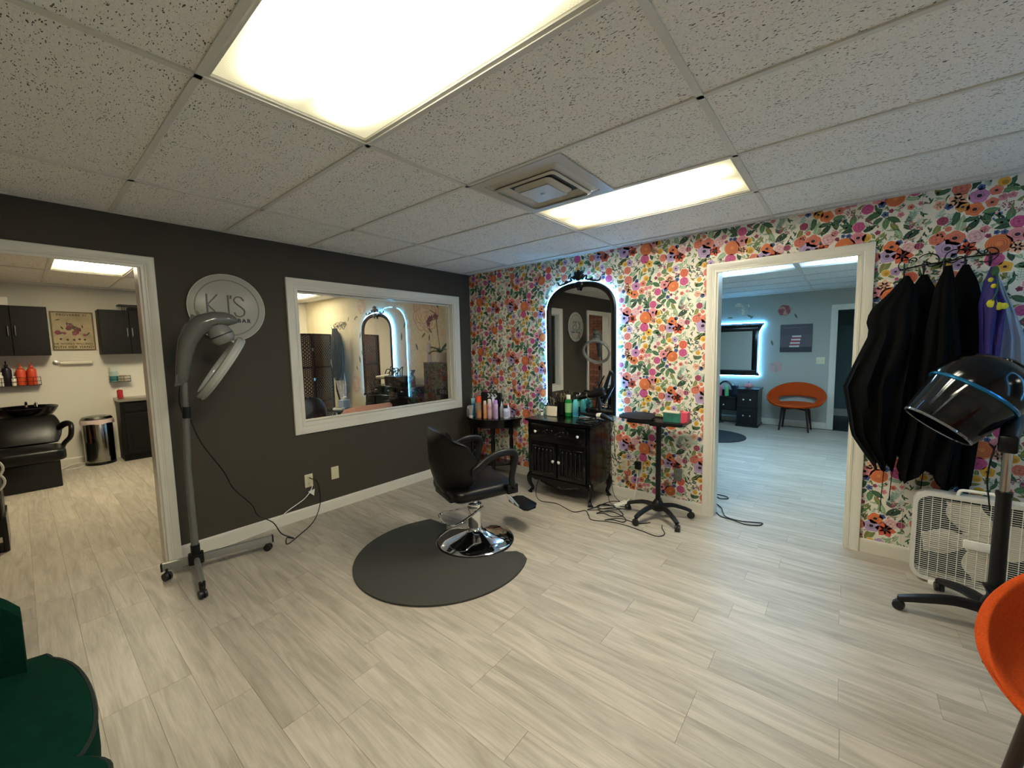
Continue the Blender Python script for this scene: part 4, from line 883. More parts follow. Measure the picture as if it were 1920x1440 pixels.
# ================================================================ ROLLING TRAY
t = thing('rolling_tray','black tray table on a five-star wheeled base by the floral wall','tray table',(2.45,-.285,0))
q = B(); q.prism(rrect(.46,.29,.03),.0,.012,Matrix.Translation((-.02,.055,.808)),.003); tp = q.done('tray', PLAST, t)
q = B(); q.loft([[(x-.02,y+.055,z) for x,y in rrect(.46+d,.29+d,.03)] for d,z in ((0,.82),(0,.832),(-.012,.832),(-.012,.82))],(False,False),True,True); q.done('rim', PLAST, tp)
q = B(); q.cyl((0,0,.13),(0,0,.8),.021,n=18); q.box((0,.02,.795),(.14,.1,.02),.004); q.done('post', PLAST, t)
q = B(); q.lathe([(.05,.075),(.052,.10),(.04,.14),(.026,.16)],20); q.done('hub', PLAST, t)
for k in range(5):
    a = math.radians(-92+72*k-18); c,s_ = math.cos(a),math.sin(a)
    q = B(); q.tube(spl([(c*.03,s_*.03,.105),(c*.12,s_*.12,.112),(c*.22,s_*.22,.085),(c*.265,s_*.265,.065)],4),[.028,.027,.026,.025,.024,.024,.023,.022,.022,.021,.021,.02,.02],8,sq=.75); q.done('arm', PLAST, t); caster(t,c*.27,s_*.27,a+.8,.027)
rc = random.Random(2)
poly = [(-.19,-.10),(-.22,-.03),(-.18,.08),(-.08,.10),(.02,.08),(.07,.02),(.06,-.07),(-.04,-.11)]
q = B()
rings = [[(x*s_,y*s_,z+.006*math.sin(5*x*20+y*30)) for x,y in poly] for s_,z in ((1.05,.0),(1.08,.012),(.9,.03),(.6,.04),(.15,.043))]
q.loft(rings); tag(q.done('folded_cape', mat('black_cloth','#14121a',.8,bump=.3,bscale=60), loc=(2.33,-.235,.8335)),'crumpled black cape lying on the rolling tray','cloth')
t = thing('product_box','pink and green printed carton on the rolling tray','box',(2.555,-.20,.8205),.05)
q = B(); q.bb(-.085,.055,-.05,.05,0,.075,.001); q.done('carton', mat('carton_green','#2c6b5c',.5,vary=.4,vscale=12), t); q = B(); q.bb(.0555,.105,-.05,.05,0,.085,.001); q.done('carton_end', mat('carton_pink','#d84a62',.5), t)
q = B(); q.box((-.03,-.01,.082),(.13,.05,.003),0,1,rotm(.2,.05)); q.done('flap', mat('carton_inner','#c9bfa6',.6), t)
# ---------------------------------------------------------------- adapter, power strip, floor cords
t = thing('power_adapter','black plug adapter in the floral wall outlet','adapter',(2.171,-.0055,.345)); q = B(); q.box((0,-.026,0),(.05,.036,.075),.006,2); q.done('body', PLAST, t); q = B(); q.bb(-.006,.006,-.012,-.0025,-.004,.004); q.done('prong', STEEL, t)
cord('extension_cord','white cord hanging from the black adapter to the power strip',[(2.171,-.035,.30),(2.165,-.045,.2),(2.16,-.06,.1),(2.16,-.1,.03),(2.14,-.15,.02)],.0035,WPLAST)
t = thing('power_strip','white power strip lying among the tangled cords','power strip',(2.10,-.235,0),1.35)
q = B(); q.box((0,0,.018),(.16,.05,.034),.006,2); q.done('case', WPLAST, t)
for k in range(3): q = B(); q.box((-.05+.045*k,0,.0355),(.026,.026,.0012)); q.done('socket', IVORY, t)
q = B(); q.tube([(.08,0,.02),(.13,.01,.03)],.008,8); q.done('cable_end', WPLAST, t)
rc = random.Random(11)
cord('extension_cord','thin black cord snaking from under the vanity across the planks',[(1.24,-.30,.13),(1.245,-.36,.05),(1.3,-.45,.004),(1.438,-.565,.004),(1.6,-.534,.004),(1.817,-.607,.004),(1.889,-.52,.004),(1.96,-.59,.004),(2.033,-.659,.004),(2.177,-.601,.004),(2.30,-.59,.004),(2.434,-.61,.004),(2.565,-.63,.004),(2.60,-.56,.004),(2.55,-.47,.004),(2.53,-.41,.004)],.0035)
tg = [[(2.10,-.30,.01),(2.0,-.40,.006),(1.93,-.38,.006),(1.97,-.30,.012),(2.1,-.34,.02),(2.2,-.42,.006),(2.14,-.5,.006),(2.05,-.48,.006),(2.0,-.52,.006),(2.06,-.43,.016),(2.18,-.3,.02)],
 [(2.15,-.27,.02),(2.02,-.33,.02),(1.94,-.33,.006),(1.99,-.45,.006),(2.12,-.44,.02),(2.24,-.47,.006),(2.26,-.55,.006),(2.17,-.56,.006),(2.12,-.60,.006),(2.22,-.52,.016),(2.36,-.5,.006),(2.44,-.43,.006)],
 [(2.12,-.2,.03),(2.04,-.22,.03),(1.98,-.27,.02),(1.92,-.44,.006),(1.90,-.5,.006),(1.98,-.48,.02),(2.08,-.38,.03),(2.22,-.33,.03),(2.19,-.24,.03)]]
for p,l_ in zip(tg,('black cord of the tangle looping nearest the vanity leg','black cord of the tangle trailing out to the rolling tray casters','black cord of the tangle lying over the white power strip')): cord('tangled_cord',l_,p,.004,PLAST,8,'tangled cords')
for l_,p in zip(('short black cord loop behind the casing of the rear doorway','long black cord loop lying across the threshold of the rear doorway'),([(2.60,.50,.006),(2.72,.57,.006),(2.80,.56,.006),(2.825,.51,.006),(2.77,.475,.006),(2.73,.5,.006),(2.70,.45,.006),(2.65,.42,.006)],[(2.62,.40,.006),(2.72,.361,.006),(2.82,.251,.006),(2.86,.14,.006),(2.906,.053,.006),(3.008,.035,.006),(3.11,.075,.006),(3.16,.09,.006),(3.14,.03,.006),(3.054,-.011,.006),(2.96,.0,.014),(2.869,.039,.006),(2.82,.1,.006),(2.775,.14,.006),(2.70,.17,.006)])):
    cord('doorway_cord',l_,p,.0045,PLAST,8,'cords in the rear doorway')
# ================================================================ COAT HOOKS AND CAPES
IRON = mat('wrought_iron','#1c0d10',.45,.5)
def hook_rail(loc, label, xs, scl=1):
    t = thing('hook_rail', label, 'coat rack', loc)
    def spiral(cx,cz,r,a0,turn,n=22): return [(cx+r*(1-.72*i/n)*math.cos(a0+turn*i/n),-.02,cz+r*(1-.72*i/n)*math.sin(a0+turn*i/n)) for i in range(n+1)]
    for (cx,cz,r,a0,turn) in ((.045,-.0,.046,.6,5.2),(.085,.03,.025,3.6,-4.6),(.155,.012,.058,2.6,-5.4),(.135,-.008,.026,.2,4.5),(.255,.02,.056,.6,5.4),(.285,.0,.03,2.8,-4.6),(.335,.035,.032,3.8,-4.8),(.39,.03,.055,-2.2,5.3),(.375,.045,.026,2.6,4.6)):
        q = B(); q.tube([(x*scl,y,z*scl) for x,y,z in spiral(cx,cz,r,a0,turn)],.0032,6); q.done('scroll', IRON, t)
    q = B(); q.tube([(0.02*scl,-.012,-.02*scl),(.12*scl,-.012,.0),(.22*scl,-.012,.005),(.32*scl,-.012,.02*scl),(.42*scl,-.012,.02*scl)],.004,6); q.done('bar', IRON, t)
    for (x,z) in xs:
        q = B(); q.tube(spl([(x,-.02,z+.03),(x,-.022,z-.03),(x,-.045,z-.055),(x,-.065,z-.03),(x,-.068,z-.012)],4),.0035,6); q.ball((x,-.068,z-.01),.006,8); q.done('hook', IRON, t)
    return t
hx_ = [3.886,3.973,4.059,4.144,4.24]
hook_rail((3.845,0,1.915),'scrolled black wrought iron hook rail on the floral wall',[(x-3.845,-.01+.004*i) for i,x in enumerate(hx_)])
def interp(tb, z):
    for (z0,a0),(z1,a1) in zip(tb,tb[1:]):
        if z0 >= z >= z1: return a0+(a1-a0)*(z0-z)/max(1e-6,z0-z1)
    return tb[-1][1] if z < tb[-1][0] else tb[0][1]
def garment(name, label, L, R_, m, yc=-.12, dp=.05, folds=5, seed=0, cat='cape', group=None, n=44, nz=26, bot=.03, ph=0):
    """hanging cloth: closed wavy tube; L and R_ are tables of edge x against height"""
    z0, z1 = L[0][0], L[-1][0]; rings = []; rg = random.Random(seed); p1,p2 = rg.random()*6,rg.random()*6
    for i in range(nz+1):
        u = i/nz; z = z0+(z1-z0)*u; a,b2 = interp(L,z),interp(R_,z); c,hw = (a+b2)/2,(b2-a)/2; ring = []
        d = dp*min(1,.25+u*2.2)
        for k in range(n):
            th = 2*PI*k/n; ct,st = math.cos(th),math.sin(th)
            wv = math.sin(folds*2*th+p1+u*1.9+.8*math.sin(3*u+p2))
            fold = 1+.30*min(1,.2+u*1.6)*math.copysign(abs(wv)**.6,wv)+.22*math.sin(folds*3.3*th+p2-u*3)*u+.15*math.sin(7*u+2*th+p1)*u
            y = yc+d*st*fold*(1.0 if st < 0 else .45)
            x = c+hw*ct+.006*math.sin(folds*2*th+p2)*u
            ring.append((x, min(y,-.012), z+(bot*math.sin(folds*th+p1)*u**6)))
        rings.append(ring)
    q = B(); q.loft(rings,(True,False)); return tag(q.done(name, m, smooth=70), label, cat, group)
CAPE = mat('black_cape_cloth','#050505',.85,spec=.12,bump=.3,bscale=30)
cg = 'black capes on the hook rail'
c1 = garment('salon_cape','black salon cape on the first hook, flaring over the door casing',[(1.84,3.878),(1.75,3.82),(1.65,3.735),(1.58,3.715),(1.5,3.735),(1.3,3.665),(1.16,3.62),(1.05,3.64),(.85,3.675),(.76,3.73),(.66,3.80)],[(1.84,3.9),(1.75,3.945),(1.6,3.965),(1.3,3.955),(1.0,3.935),(.85,3.91),(.66,3.88)],CAPE,-.16,.07,5,1,group=cg)
c2 = garment('salon_cape','black salon cape on the second hook, hanging behind its neighbours',[(1.85,3.962),(1.75,3.91),(1.6,3.88),(1.2,3.86),(.7,3.88)],[(1.85,3.99),(1.75,4.035),(1.6,4.06),(1.2,4.08),(.7,4.06)],CAPE,-.052,.034,4,2,group=cg)
c3 = garment('salon_cape','long black salon cape on the third hook, reaching lowest',[(1.875,4.047),(1.75,4.01),(1.5,3.985),(1.2,3.965),(.9,3.935),(.62,3.90)],[(1.875,4.075),(1.75,4.10),(1.5,4.12),(1.2,4.15),(.9,4.17),(.62,4.14)],CAPE,-.165,.065,4,3,group=cg,bot=.05)
c4 = garment('salon_cape','black salon cape on the fourth hook beside the purple one',[(1.885,4.132),(1.78,4.09),(1.6,4.075),(1.2,4.08),(.8,4.09),(.55,4.11)],[(1.885,4.158),(1.78,4.20),(1.6,4.235),(1.3,4.27),(.9,4.25),(.55,4.23)],CAPE,-.055,.036,4,4,group=cg)
for c_,(xs) in ((c1,((3.836,.72,.345),(3.876,.70,.43))),(c3,((4.013,.68,.456),(4.10,.68,.50)))):
    for x,za,zb in xs:
        q = B(); q.tube(spl([(x+.01,-.13,za),(x+.004,-.13,(za+zb)/2),(x,-.125,zb)],4),.007,6,sq=.3); q.done('tie', CAPE, c_)
pg = garment('printed_cape','purple cape with yellow print on the fifth hook',[(1.85,4.228),(1.78,4.21),(1.65,4.195),(1.45,4.21),(1.25,4.22)],[(1.85,4.252),(1.72,4.27),(1.64,4.297),(1.5,4.292),(1.25,4.285)],mat('purple_cloth','#241c6b',.7),-.13,.045,3,6)
YL = mat('yellow_print','#c9c62e',.7)
for (x,z,s_) in ((4.236,1.645,.022),(4.262,1.628,.02),(4.282,1.628,.016),(4.225,1.775,.012),(4.238,1.74,.012)):
    q = B(); rr = random.Random(int(x*1000)); q.ball((x,-.176,z),(s_,.006,s_*1.1),8); q.done('print_patch', YL, pg)
q = B(); q.ball((4.24,-.165,1.82),(.016,.02,.03),10); q.tube(spl([(4.245,-.18,1.80),(4.25,-.185,1.72),(4.235,-.18,1.66)],4),.008,6,sq=.4); q.done('green_tie', mat('green_tie','#2f5a3a',.7), pg)
garment('plastic_bag','clear bluish plastic garment bag at the end of the hook rail',[(1.80,4.245),(1.65,4.27),(1.45,4.285),(1.2,4.28)],[(1.80,4.275),(1.65,4.325),(1.45,4.39),(1.2,4.42)],clear('bag_film','#dfe8f2',.1,.35,'#b9cde6'),-.07,.04,4,8,cat='bag')
# ================================================================ BLACK HOOD DRYER
PD = Vector((4.24,-.645,0)); HR = math.atan2(-.205,.979)
t = thing('hood_dryer','black hood dryer with a clear visor and blue band on a wheeled pole','hair dryer',tuple(PD),HR)
# local x runs to the right of the hood's plane, y away from the opening
SH = mat('black_hood_gloss','#040405',.14,spec=.35)
axis = Vector((.53,-.30,.85)); 
rimc = Vector((-.24,0,1.005)); bandc = Vector((-.115,.02,1.195)); axv = (bandc-rimc).normalized(); axv = (axv+Vector((0,.22,0))).normalized()
MH = Matrix.Translation(rimc) @ Vector((0,0,1)).rotation_difference(axv).to_matrix().to_4x4()
q = B(); q.lathe([(.138,0),(.145,-.004),(.148,.0),(.152,.01),(.176,.2),(.174,.2),(.149,.012),(.142,.006),(.138,0)],48,M=MH,sy=1.15); q.done('visor', clear('visor_clear','#8a8f94',.05,.02,'#8d9196'), t)
q = B(); q.lathe([(.139,-.002),(.146,-.006),(.151,-.002),(.15,.006),(.142,.006),(.139,-.002)],48,M=MH,sy=1.15); q.done('visor_rim', clear('visor_rim_clear','#a9aeb2',.25,.2,'#a5a9ad'), t)
q = B(); q.lathe([(.176,.198),(.186,.2),(.188,.209),(.184,.216),(.176,.216),(.176,.198)],48,M=MH,sy=1.15); q.done('blue_band', mat('blue_band','#1f6f9c',.15,.6), t)
q = B(); q.lathe([(.182,.214),(.186,.24),(.182,.28),(.168,.325),(.145,.36),(.10,.39),(.05,.402),(0,.405)],48,M=MH,sy=1.15); hood = q.done('hood_shell', SH, t, 60)
q = B(); q.lathe([(.045,.395),(.05,.41),(.038,.418),(.03,.41),(.0,.408)],24,M=MH @ Matrix.Translation((.02,-.03,-.003))); q.done('control_dial', SH, hood)
q = B(); q.box((0,0,0),(.03,.012,.006),.002,1,MH.to_3x3().to_4x4()); o = q.done('red_switch', mat('red_switch','#c4513a',.3), hood); o.location = MH @ Vector((-.055,-.04,.398))
q = B(); q.box((0,0,0),(.12,.05,.05),.01,2,rotm(0,.9,0)); 
q = B(); q.tube([MH @ Vector((.1,.1,.25)), Vector((.01,.06,1.05)), Vector((0,.0,.97))],[.05,.04,.032],14); q.box((0,0,.95),(.065,.065,.085),.012,2); q.done('swivel_joint', PLAST, t)
q = B(); q.lathe([(.15,.10),(.12,.16),(.05,.19),(0,.195)],32,M=MH,sy=1.15); q.done('inner_grille', PLAST, t)
q = B(); q.cyl((0,0,.6),(0,0,.95),.0165,n=20); q.done('chrome_pole', STEEL, t)
q = B(); q.lathe([(.03,.16),(.028,.30),(.026,.69),(.0285,.695),(.0285,.715),(.02,.718)],20); q.done('lower_pole', PLAST, t)
q = B(); q.lathe([(.05,.06),(.055,.10),(.045,.15),(.03,.18)],20); q.done('hub', PLAST, t)
for k in range(5):
    a = math.radians(43+72*k)-HR; c,s_ = math.cos(a),math.sin(a)
    q = B(); q.tube(spl([(c*.03,s_*.03,.11),(c*.14,s_*.14,.115),(c*.27,s_*.27,.085),(c*.345,s_*.345,.062)],4),[.034,.034,.033,.032,.031,.03,.029,.028,.027,.025,.024,.023,.022],8,sq=.8); q.done('arm', PLAST, t); caster(t,c*.345,s_*.345,a+1.2,.026)
q = B(); q.box((.05,-.02,.22),(.17,.11,.014),.004,2,rotm(.15,.05,.3)); q.done('foot_shelf', PLAST, t)
q = B(); q.tube(spl([(4.21,-.60,.93),(4.195,-.61,.85),(4.19,-.61,.75),(4.20,-.61,.66),(4.205,-.62,.60)],8),.0035,6); attach(q.done('power_cord', PLAST), t)
# ================================================================ BOX FAN
t = thing('box_fan','white box fan with a square grille standing before the floral wall','fan',(4.245,-.215,0),-.05)
FW = mat('fan_white','#f0eee6',.4); FS = .53
t.rotation_euler = (0,0,-.06)
def ringxz(w,h,r,y,n=6,cz=.285): return [(x,y,z+cz) for x,z in rrect(w,h,r,n)]
q = B(); q.loft([ringxz(FS,FS,.07,-.05),ringxz(FS,FS,.07,.06),ringxz(FS-.03,FS-.03,.06,.06),ringxz(FS-.03,FS-.03,.06,-.05)],(False,False),True,True); q.loft([ringxz(FS+.006,FS+.006,.073,-.055),ringxz(FS+.006,FS+.006,.073,-.03),ringxz(FS-.035,FS-.035,.058,-.03),ringxz(FS-.035,FS-.035,.058,-.055)],(False,False),True,True); q.done('case', mat('fan_case_white','#d8d6cc',.4), t)
hs = FS/2-.018
def span(v, rad=.058):
    """half-length of a bar at offset v inside a rounded square"""
    d = abs(v)-(hs-rad)
    return hs if d <= 0 else hs-rad+math.sqrt(max(0,rad*rad-d*d))
for k in range(39):
    v = -hs+.012+k*(2*hs-.024)/38; L = span(v); q = B(); q.bb(-L,L,-.0475,-.0445,.285+v-.0015,.285+v+.0015); q.done('grille_bar', FW, t, 0)
for k in range(13):
    v = -hs+.022+k*(2*hs-.044)/12; L = span(v); q = B(); q.bb(v-.0012,v+.0012,-.0505,-.0435,.285-L,.285+L); q.done('grille_rib', FW, t, 0)
q = B(); q.box((0,-.052,.285),(.11,.006,.05),.004,2); q.done('name_plate', FW, t)
BLD = mat('fan_blade','#e6e1d0',.4)
for k in range(4):
    a = PI/2*k+.12; rings = []
    for i in range(8):
        u = i/7; r = .03+.19*u; w = .035+.06*math.sin(min(1,u*1.15)*PI*.8); tw = .55-.25*u; cc = .12*u
        pts_ = []
        for (v,th_) in ((-1,-.002),(0,-.003),(1,-.002),(1,.002),(0,.003),(-1,.002)):
            lx, ly = r, v*w+cc*.3; x = lx*math.cos(a)-ly*math.sin(a)*math.cos(tw); z = lx*math.sin(a)+ly*math.cos(a)*math.cos(tw); pts_.append((x,.005+ly*math.sin(tw)+th_,z+.285))
        rings.append(pts_)
    q = B(); q.loft(rings); q.done('blade', BLD, t, 60)
q = B(); q.lathe([(.055,-.02),(.05,-.03),(.0,-.034)],20,c=(0,0,.285),M=Matrix.Rotation(-PI/2,4,'X')); q.lathe([(.06,-.02),(.06,.04)],20,c=(0,0,.285),M=Matrix.Rotation(-PI/2,4,'X')); q.done('hub', BLD, t)
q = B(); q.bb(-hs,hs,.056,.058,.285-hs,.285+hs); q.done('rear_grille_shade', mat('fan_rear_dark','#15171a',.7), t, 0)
q = B(); q.tube(spl([(-.085,0,.548),(-.075,0,.578),(-.03,0,.583),(.06,0,.583),(.08,0,.578),(.09,0,.548)],4),.009,8); q.done('handle', FW, t)
for s_ in (-1,1): q = B(); q.box((s_*.17,0,.011),(.03,.13,.022),.004,2); q.done('foot', FW, t)
q = B(); q.lathe([(.018,0),(.018,.012),(.012,.014)],12,c=(.16,.0,.55)); q.done('speed_knob', FW, t)
# ================================================================ ORANGE SHELL CHAIRS
ORG = mat('orange_felt','#bd4a1c',.95,spec=.08,vary=.16,vscale=160,bump=.3,bscale=260); WAL = mat('dark_walnut','#2a1a12',.45,vary=.2,vscale=14)
def shell_chair(loc, rz, label, legs=((.09,.16,.10,.20),(-.17,.16,-.23,.20))):
    """round upholstered shell with an open slot above the seat; local x points out of the seat front"""
    t = thing('shell_chair', label, 'chair', loc, rz, 'orange shell chairs')
    NA, VV = 48, [0,.2,.4,.58,.66,.745,.83,.92,1.0]
    vts, fcs, seat_f = [], [], []
    for i in range(NA):
        th = 2*PI*i/NA; bk_ = (1-math.cos(th))/2   # 0 at the front, 1 at the back
        zr = .425+.355*bk_**1.25; rx, ry = .355, .365
        for v in VV:
            f = min(1,v/.70)*.86; s_ = max(0,(v-.58)/.42); s_ = s_*s_*(3-2*s_) if bk_ > .02 else s_
            r = f+.14*min(1,max(0,(v-.58)/.30))+.06*bk_*max(0,(v-.70)/.30)
            z = .418+.02*v*v*(1-bk_)+(zr-.418)*s_-(.02*(1-bk_)*max(0,(v-.86)/.14))
            vts.append((r*rx*math.cos(th), r*ry*math.sin(th)*(1+.05*s_), z))
    nv = len(VV)
    for i in range(NA):
        th = 2*PI*(i+.5)/NA; db = abs(math.atan2(math.sin(th-PI),math.cos(th-PI)))
        for k in range(nv-1):
            if k == 4 and db < .95: continue      # the open slot
            fcs.append((i*nv+k, ((i+1)%NA)*nv+k, ((i+1)%NA)*nv+k+1, i*nv+k+1))
    me = bpy.data.meshes.new('shell'); me.from_pydata(vts,[],fcs); bm_ = bmesh.new(); bm_.from_mesh(me)
    bmesh.ops.remove_doubles(bm_, verts=bm_.verts, dist=1e-5); bmesh.ops.delete(bm_, geom=[v for v in bm_.verts if not v.link_faces], context='VERTS'); bmesh.ops.recalc_face_normals(bm_, faces=bm_.faces); bm_.to_mesh(me); bm_.free()
    me.materials.append(ORG); me.polygons.foreach_set('use_smooth',[True]*len(me.polygons))
    o = bpy.data.objects.new('shell', me); COL.objects.link(o); o.parent = t
    sd = o.modifiers.new('pad','SOLIDIFY'); sd.thickness = .036; sd.offset = 0; sb = o.modifiers.new('soft','SUBSURF'); sb.levels = 1; sb.render_levels = 2
    q = B(); q.loft([[(x*1.02,y*1.02,z) for x,y,z in r] for r in cushion(.50,.50,.40,.437,.2,.006)]); q.done('seat_pad', ORG, t, 60)
    for (x0,y0,x1,y1) in legs:
        for sy in (-1,1):
            q = B(); q.tube([(x0,y0*sy,.405),(x1,y1*sy,.0)],[.021,.012],12); q.done('leg', WAL, t)
    q = B(); q.tube([(.16,.17,.37),(-.16,-.17,.37)],.013,8); q.tube([(.16,-.17,.37),(-.16,.17,.37)],.013,8); q.done('under_frame', WAL, t)
    return t
shell_chair((4.365,-1.83,0), math.radians(-115),'orange felt shell chair beside the black hood dryer and box fan',((.15,.245,.17,.31),(-.15,.2,-.21,.25)))
shell_chair((3.02,4.46,0), math.radians(-93),'orange felt shell chair against the grey wall of the rear room')
# ================================================================ GREEN VELVET CHAIR
GRN = mat('green_velvet','#05271d',.95,spec=.05,vary=.15,vscale=25,bump=.1,bscale=300)
t = thing('velvet_chair','dark green velvet lounge chair with piped seat cushion','chair',(1.95,-3.87,0))
out = [(-.42,.20),(-.37,.255),(-.28,.295),(-.15,.318),(.0,.325),(.12,.315),(.19,.29),(.21,.275),(.235,.30),(.28,.325),(.33,.32),(.38,.27),(.4,.1),(.4,-.1),(.38,-.27),(.33,-.32),(.28,-.325),(.235,-.30),(.21,-.275),(.19,-.29),(.12,-.315),(0,-.325),(-.15,-.318),(-.28,-.295),(-.37,-.255),(-.42,-.2)]
out = [(v.x,v.y) for v in spl([(x,y,0) for x,y in out],3,True)]
rings = [[(x*s_,y*s_,z) for x,y in out] for s_,z in ((.97,.31),(1,.33),(1,.425),(.985,.442),(.95,.452),(.8,.462),(.4,.468),(.03,.47))]
q = B(); q.loft(rings); seat = q.done('seat_cushion', GRN, t, 60)
q = B(); q.tube([(x*.99,y*.99,.440) for x,y in out],.006,6,loop=True); q.done('piping', mat('green_piping','#03150f',.9), seat)
q = B(); q.loft([[(x*s_,y*s_,z) for x,y in out] for s_,z in ((.9,.15),(.97,.17),(.98,.31))]); q.done('base', GRN, t, 60)
rings = []
for i in range(17):
    v = -1+2*i/16; y = .20*v; xb = -.385+.05*v*v; tp_ = .74-.10*abs(v)**3
    rings.append([(xb+.05,y,.40),(xb-.05,y,.38),(xb-.085,y,.55),(xb-.09,y,tp_-.03),(xb-.06,y,tp_),(xb-.02,y,tp_-.02),(xb+.02,y,.55)])
q = B(); q.loft(rings); q.done('backrest', GRN, t, 60)
for sx,sy in ((-1,-1),(-1,1),(1,-1),(1,1)): q = B(); q.tube([(.26*sx,.22*sy,.17),(.3*sx,.25*sy,0)],[.02,.012],10); q.done('leg', WAL, t)
# ================================================================ SHAMPOO ROOM (through the left doorway)
CABM = mat('dark_laminate','#0c0b0a',.5,spec=.25)
def wall_cabinet(y0, y1, label, hs_):
    t = thing('wall_cabinet', label, 'cabinet', (XW,0,0)); d = .3
    q = B(); q.bb(.0,d-.019,y0,y1,1.485,2.09,.002); q.done('body', CABM, t); m_ = (y0+y1)/2
    for (a,b2,hy_) in ((y0+.002,m_-.0015,hs_[0]),(m_+.0015,y1-.002,hs_[1])):
        q = B(); q.bb(d-.018,d,a,b2,1.487,2.088,.002); d_ = q.done('door', CABM, t)
        q = B(); q.tube(spl([(d,hy_,1.725),(d+.022,hy_,1.735),(d+.025,hy_,1.785),(d+.022,hy_,1.835),(d,hy_,1.845)],4),.006,8); q.done('handle', STEEL, d_)
    return t
wall_cabinet(-3.92,-3.322,'dark wall cabinet above the shampoo bowl chair',(-3.648,-3.592))
wall_cabinet(-2.868,-2.27,'dark wall cabinet above the small sink cabinet',(-2.598,-2.547))
q = B(); q.bb(XW+.04,XW+.28,-3.86,-3.62,2.091,2.19,.004); tag(q.done('white_box', WPLAST),'plain white box on top of the dark wall cabinet','box')
t = thing('wire_basket','shallow black basket on top of the dark wall cabinet','basket',(XW+.16,-2.5,2.0905))
q = B(); q.bb(-.09,.09,-.13,.17,0,.006); q.done('bottom', PLAST, t)
q = B(); q.loft([[(x,y+.02,z) for x,y in rrect(a,b2,.02)] for a,b2,z in ((.2,.32,.066),(.23,.36,.07),(.23,.36,.08),(.2,.32,.08))],(False,False),True,True); q.done('rim', PLAST, t)
q = B()
for k in range(14): y = -.12+k*.022; q.bb(.085,.091,y-.003,y+.003,.005,.068)
q.done('wire', PLAST, t, 0)
q = B(); q.bb(-.07,.07,-.06,.1,.006,.05,.01); q.done('contents', PLAST, t)
# proverb sign
t = thing('proverb_sign','framed proverb sign with a printed bouquet between the dark cabinets','sign',(XW,-3.094,1.805))
q = B(); q.bb(.004,.014,-.19,.19,-.245,.245); q.done('panel', mat('sign_parchment','#b8a888',.7,vary=.18,vscale=9), t)
q = B()
for a in ((-.2,-.185,-.256,.256),(.185,.2,-.256,.256)): q.bb(.002,.02,a[0],a[1],a[2],a[3])
for z in (-.256,.241): q.bb(.002,.02,-.185,.185,z,z+.015)
q.done('frame', mat('sign_frame','#6b5a34',.5), t, 0)
INK = mat('sign_ink','#3a2a1e',.7); SR = (PI/2,0,PI/2)
text('lettering','PROVERBS 31',.042,INK,t,(.0148,.0,.212),SR,.0004,.0005,1.15)
text('lettering','SHE WORKS WILLINGLY',.034,INK,t,(.0148,.0,-.172),SR,.0004,.0005,1.1)
text('lettering','WITH HER HANDS',.043,INK,t,(.0148,.0,-.215),SR,.0004,.0008,1.15)
MX_ = Matrix(((0,0,1,.0142),(1,0,0,0),(0,1,0,0),(0,0,0,1))); rc = random.Random(4)
for k in range(26):
    q = B(); y,z = rc.gauss(.0,.07),rc.gauss(.02,.055); cl = rc.choice(['#8c4458','#a4606f','#5a5a48','#6b4a3e','#945560','#4b4a3c'])
    if abs(y) > .15 or abs(z-.02) > .12: q.bm.free(); continue
    if cl in ('#5a5a48','#4b4a3c'): q.prism(leaf2(y,z+.03,.05,.018,rc.random()*6),0,.0004+.00004*k,MX_)
    else: q.prism(blob(y,z,rc.uniform(.014,.032),10,.15,5,rc.random()*6),0,.0004+.00004*k,MX_)
    q.done('printed_bloom', mat('sprint_'+cl.strip('#'),cl,.7), t, 0)
for y in (-.12,-.06,.0,.05,.1): q = B(); q.prism(blob(y,-.11+rc.uniform(-.01,.01),.013,9,.25,5),0,.0004,MX_); q.done('printed_bloom', mat('sprint_dk','#4a2f28',.7), t, 0)
t = thing('paper_roll_holder','white roll on a chrome wall holder below the proverb sign','roll holder',(XW,-3.118,1.385))
q = B(); q.cyl((.055,-.13,0),(.055,.165,0),.026,n=20); q.done('roll', mat('paper_white','#eae4d2',.8), t)
q = B(); q.cyl((.055,-.17,0),(.055,.175,0),.006,n=8); q.lathe([(.03,0),(.028,.01),(.01,.014)],16,c=(0,-.165,0),M=rotm(0,PI/2,0)); q.tube([(.005,-.165,0),(.055,-.165,0)],.007,8); q.tube([(.0,.172,0),(.055,.172,0)],.006,8); q.done('bracket', STEEL, t)
def wire_shelf(y0, y1, z, label, h=.1, d=.13):
    t = thing('wire_shelf', label, 'shelf', (XW,0,z)); Wm = mat('black_wire','#140c0a',.45,.4)
    for zz in (.0,h*.5,h): q = B(); q.tube([(.004,y0,zz),(d,y0,zz),(d,y1,zz),(.004,y1,zz)],.003,6); q.done('rail', Wm, t)
    n = max(3,int((y1-y0)/.06))
    for k in range(n+1): y = y0+(y1-y0)*k/n; q = B(); q.tube([(.004,y,0),(d,y,0),(d,y,h)],.0022,6); q.done('wire', Wm, t)
    q = B(); q.bb(.004,d-.003,y0+.003,y1-.003,-.001,.002); q.done('liner', Wm, t, 0)
    return t
wire_shelf(-4.06,-3.432,1.113,'long black wire shelf holding shampoo bottles'); wire_shelf(-2.802,-2.59,1.093,'small black wire shelf above the sink cabinet',.08)
sg_ = 'bottles on the long wire shelf'; zs = 1.1155
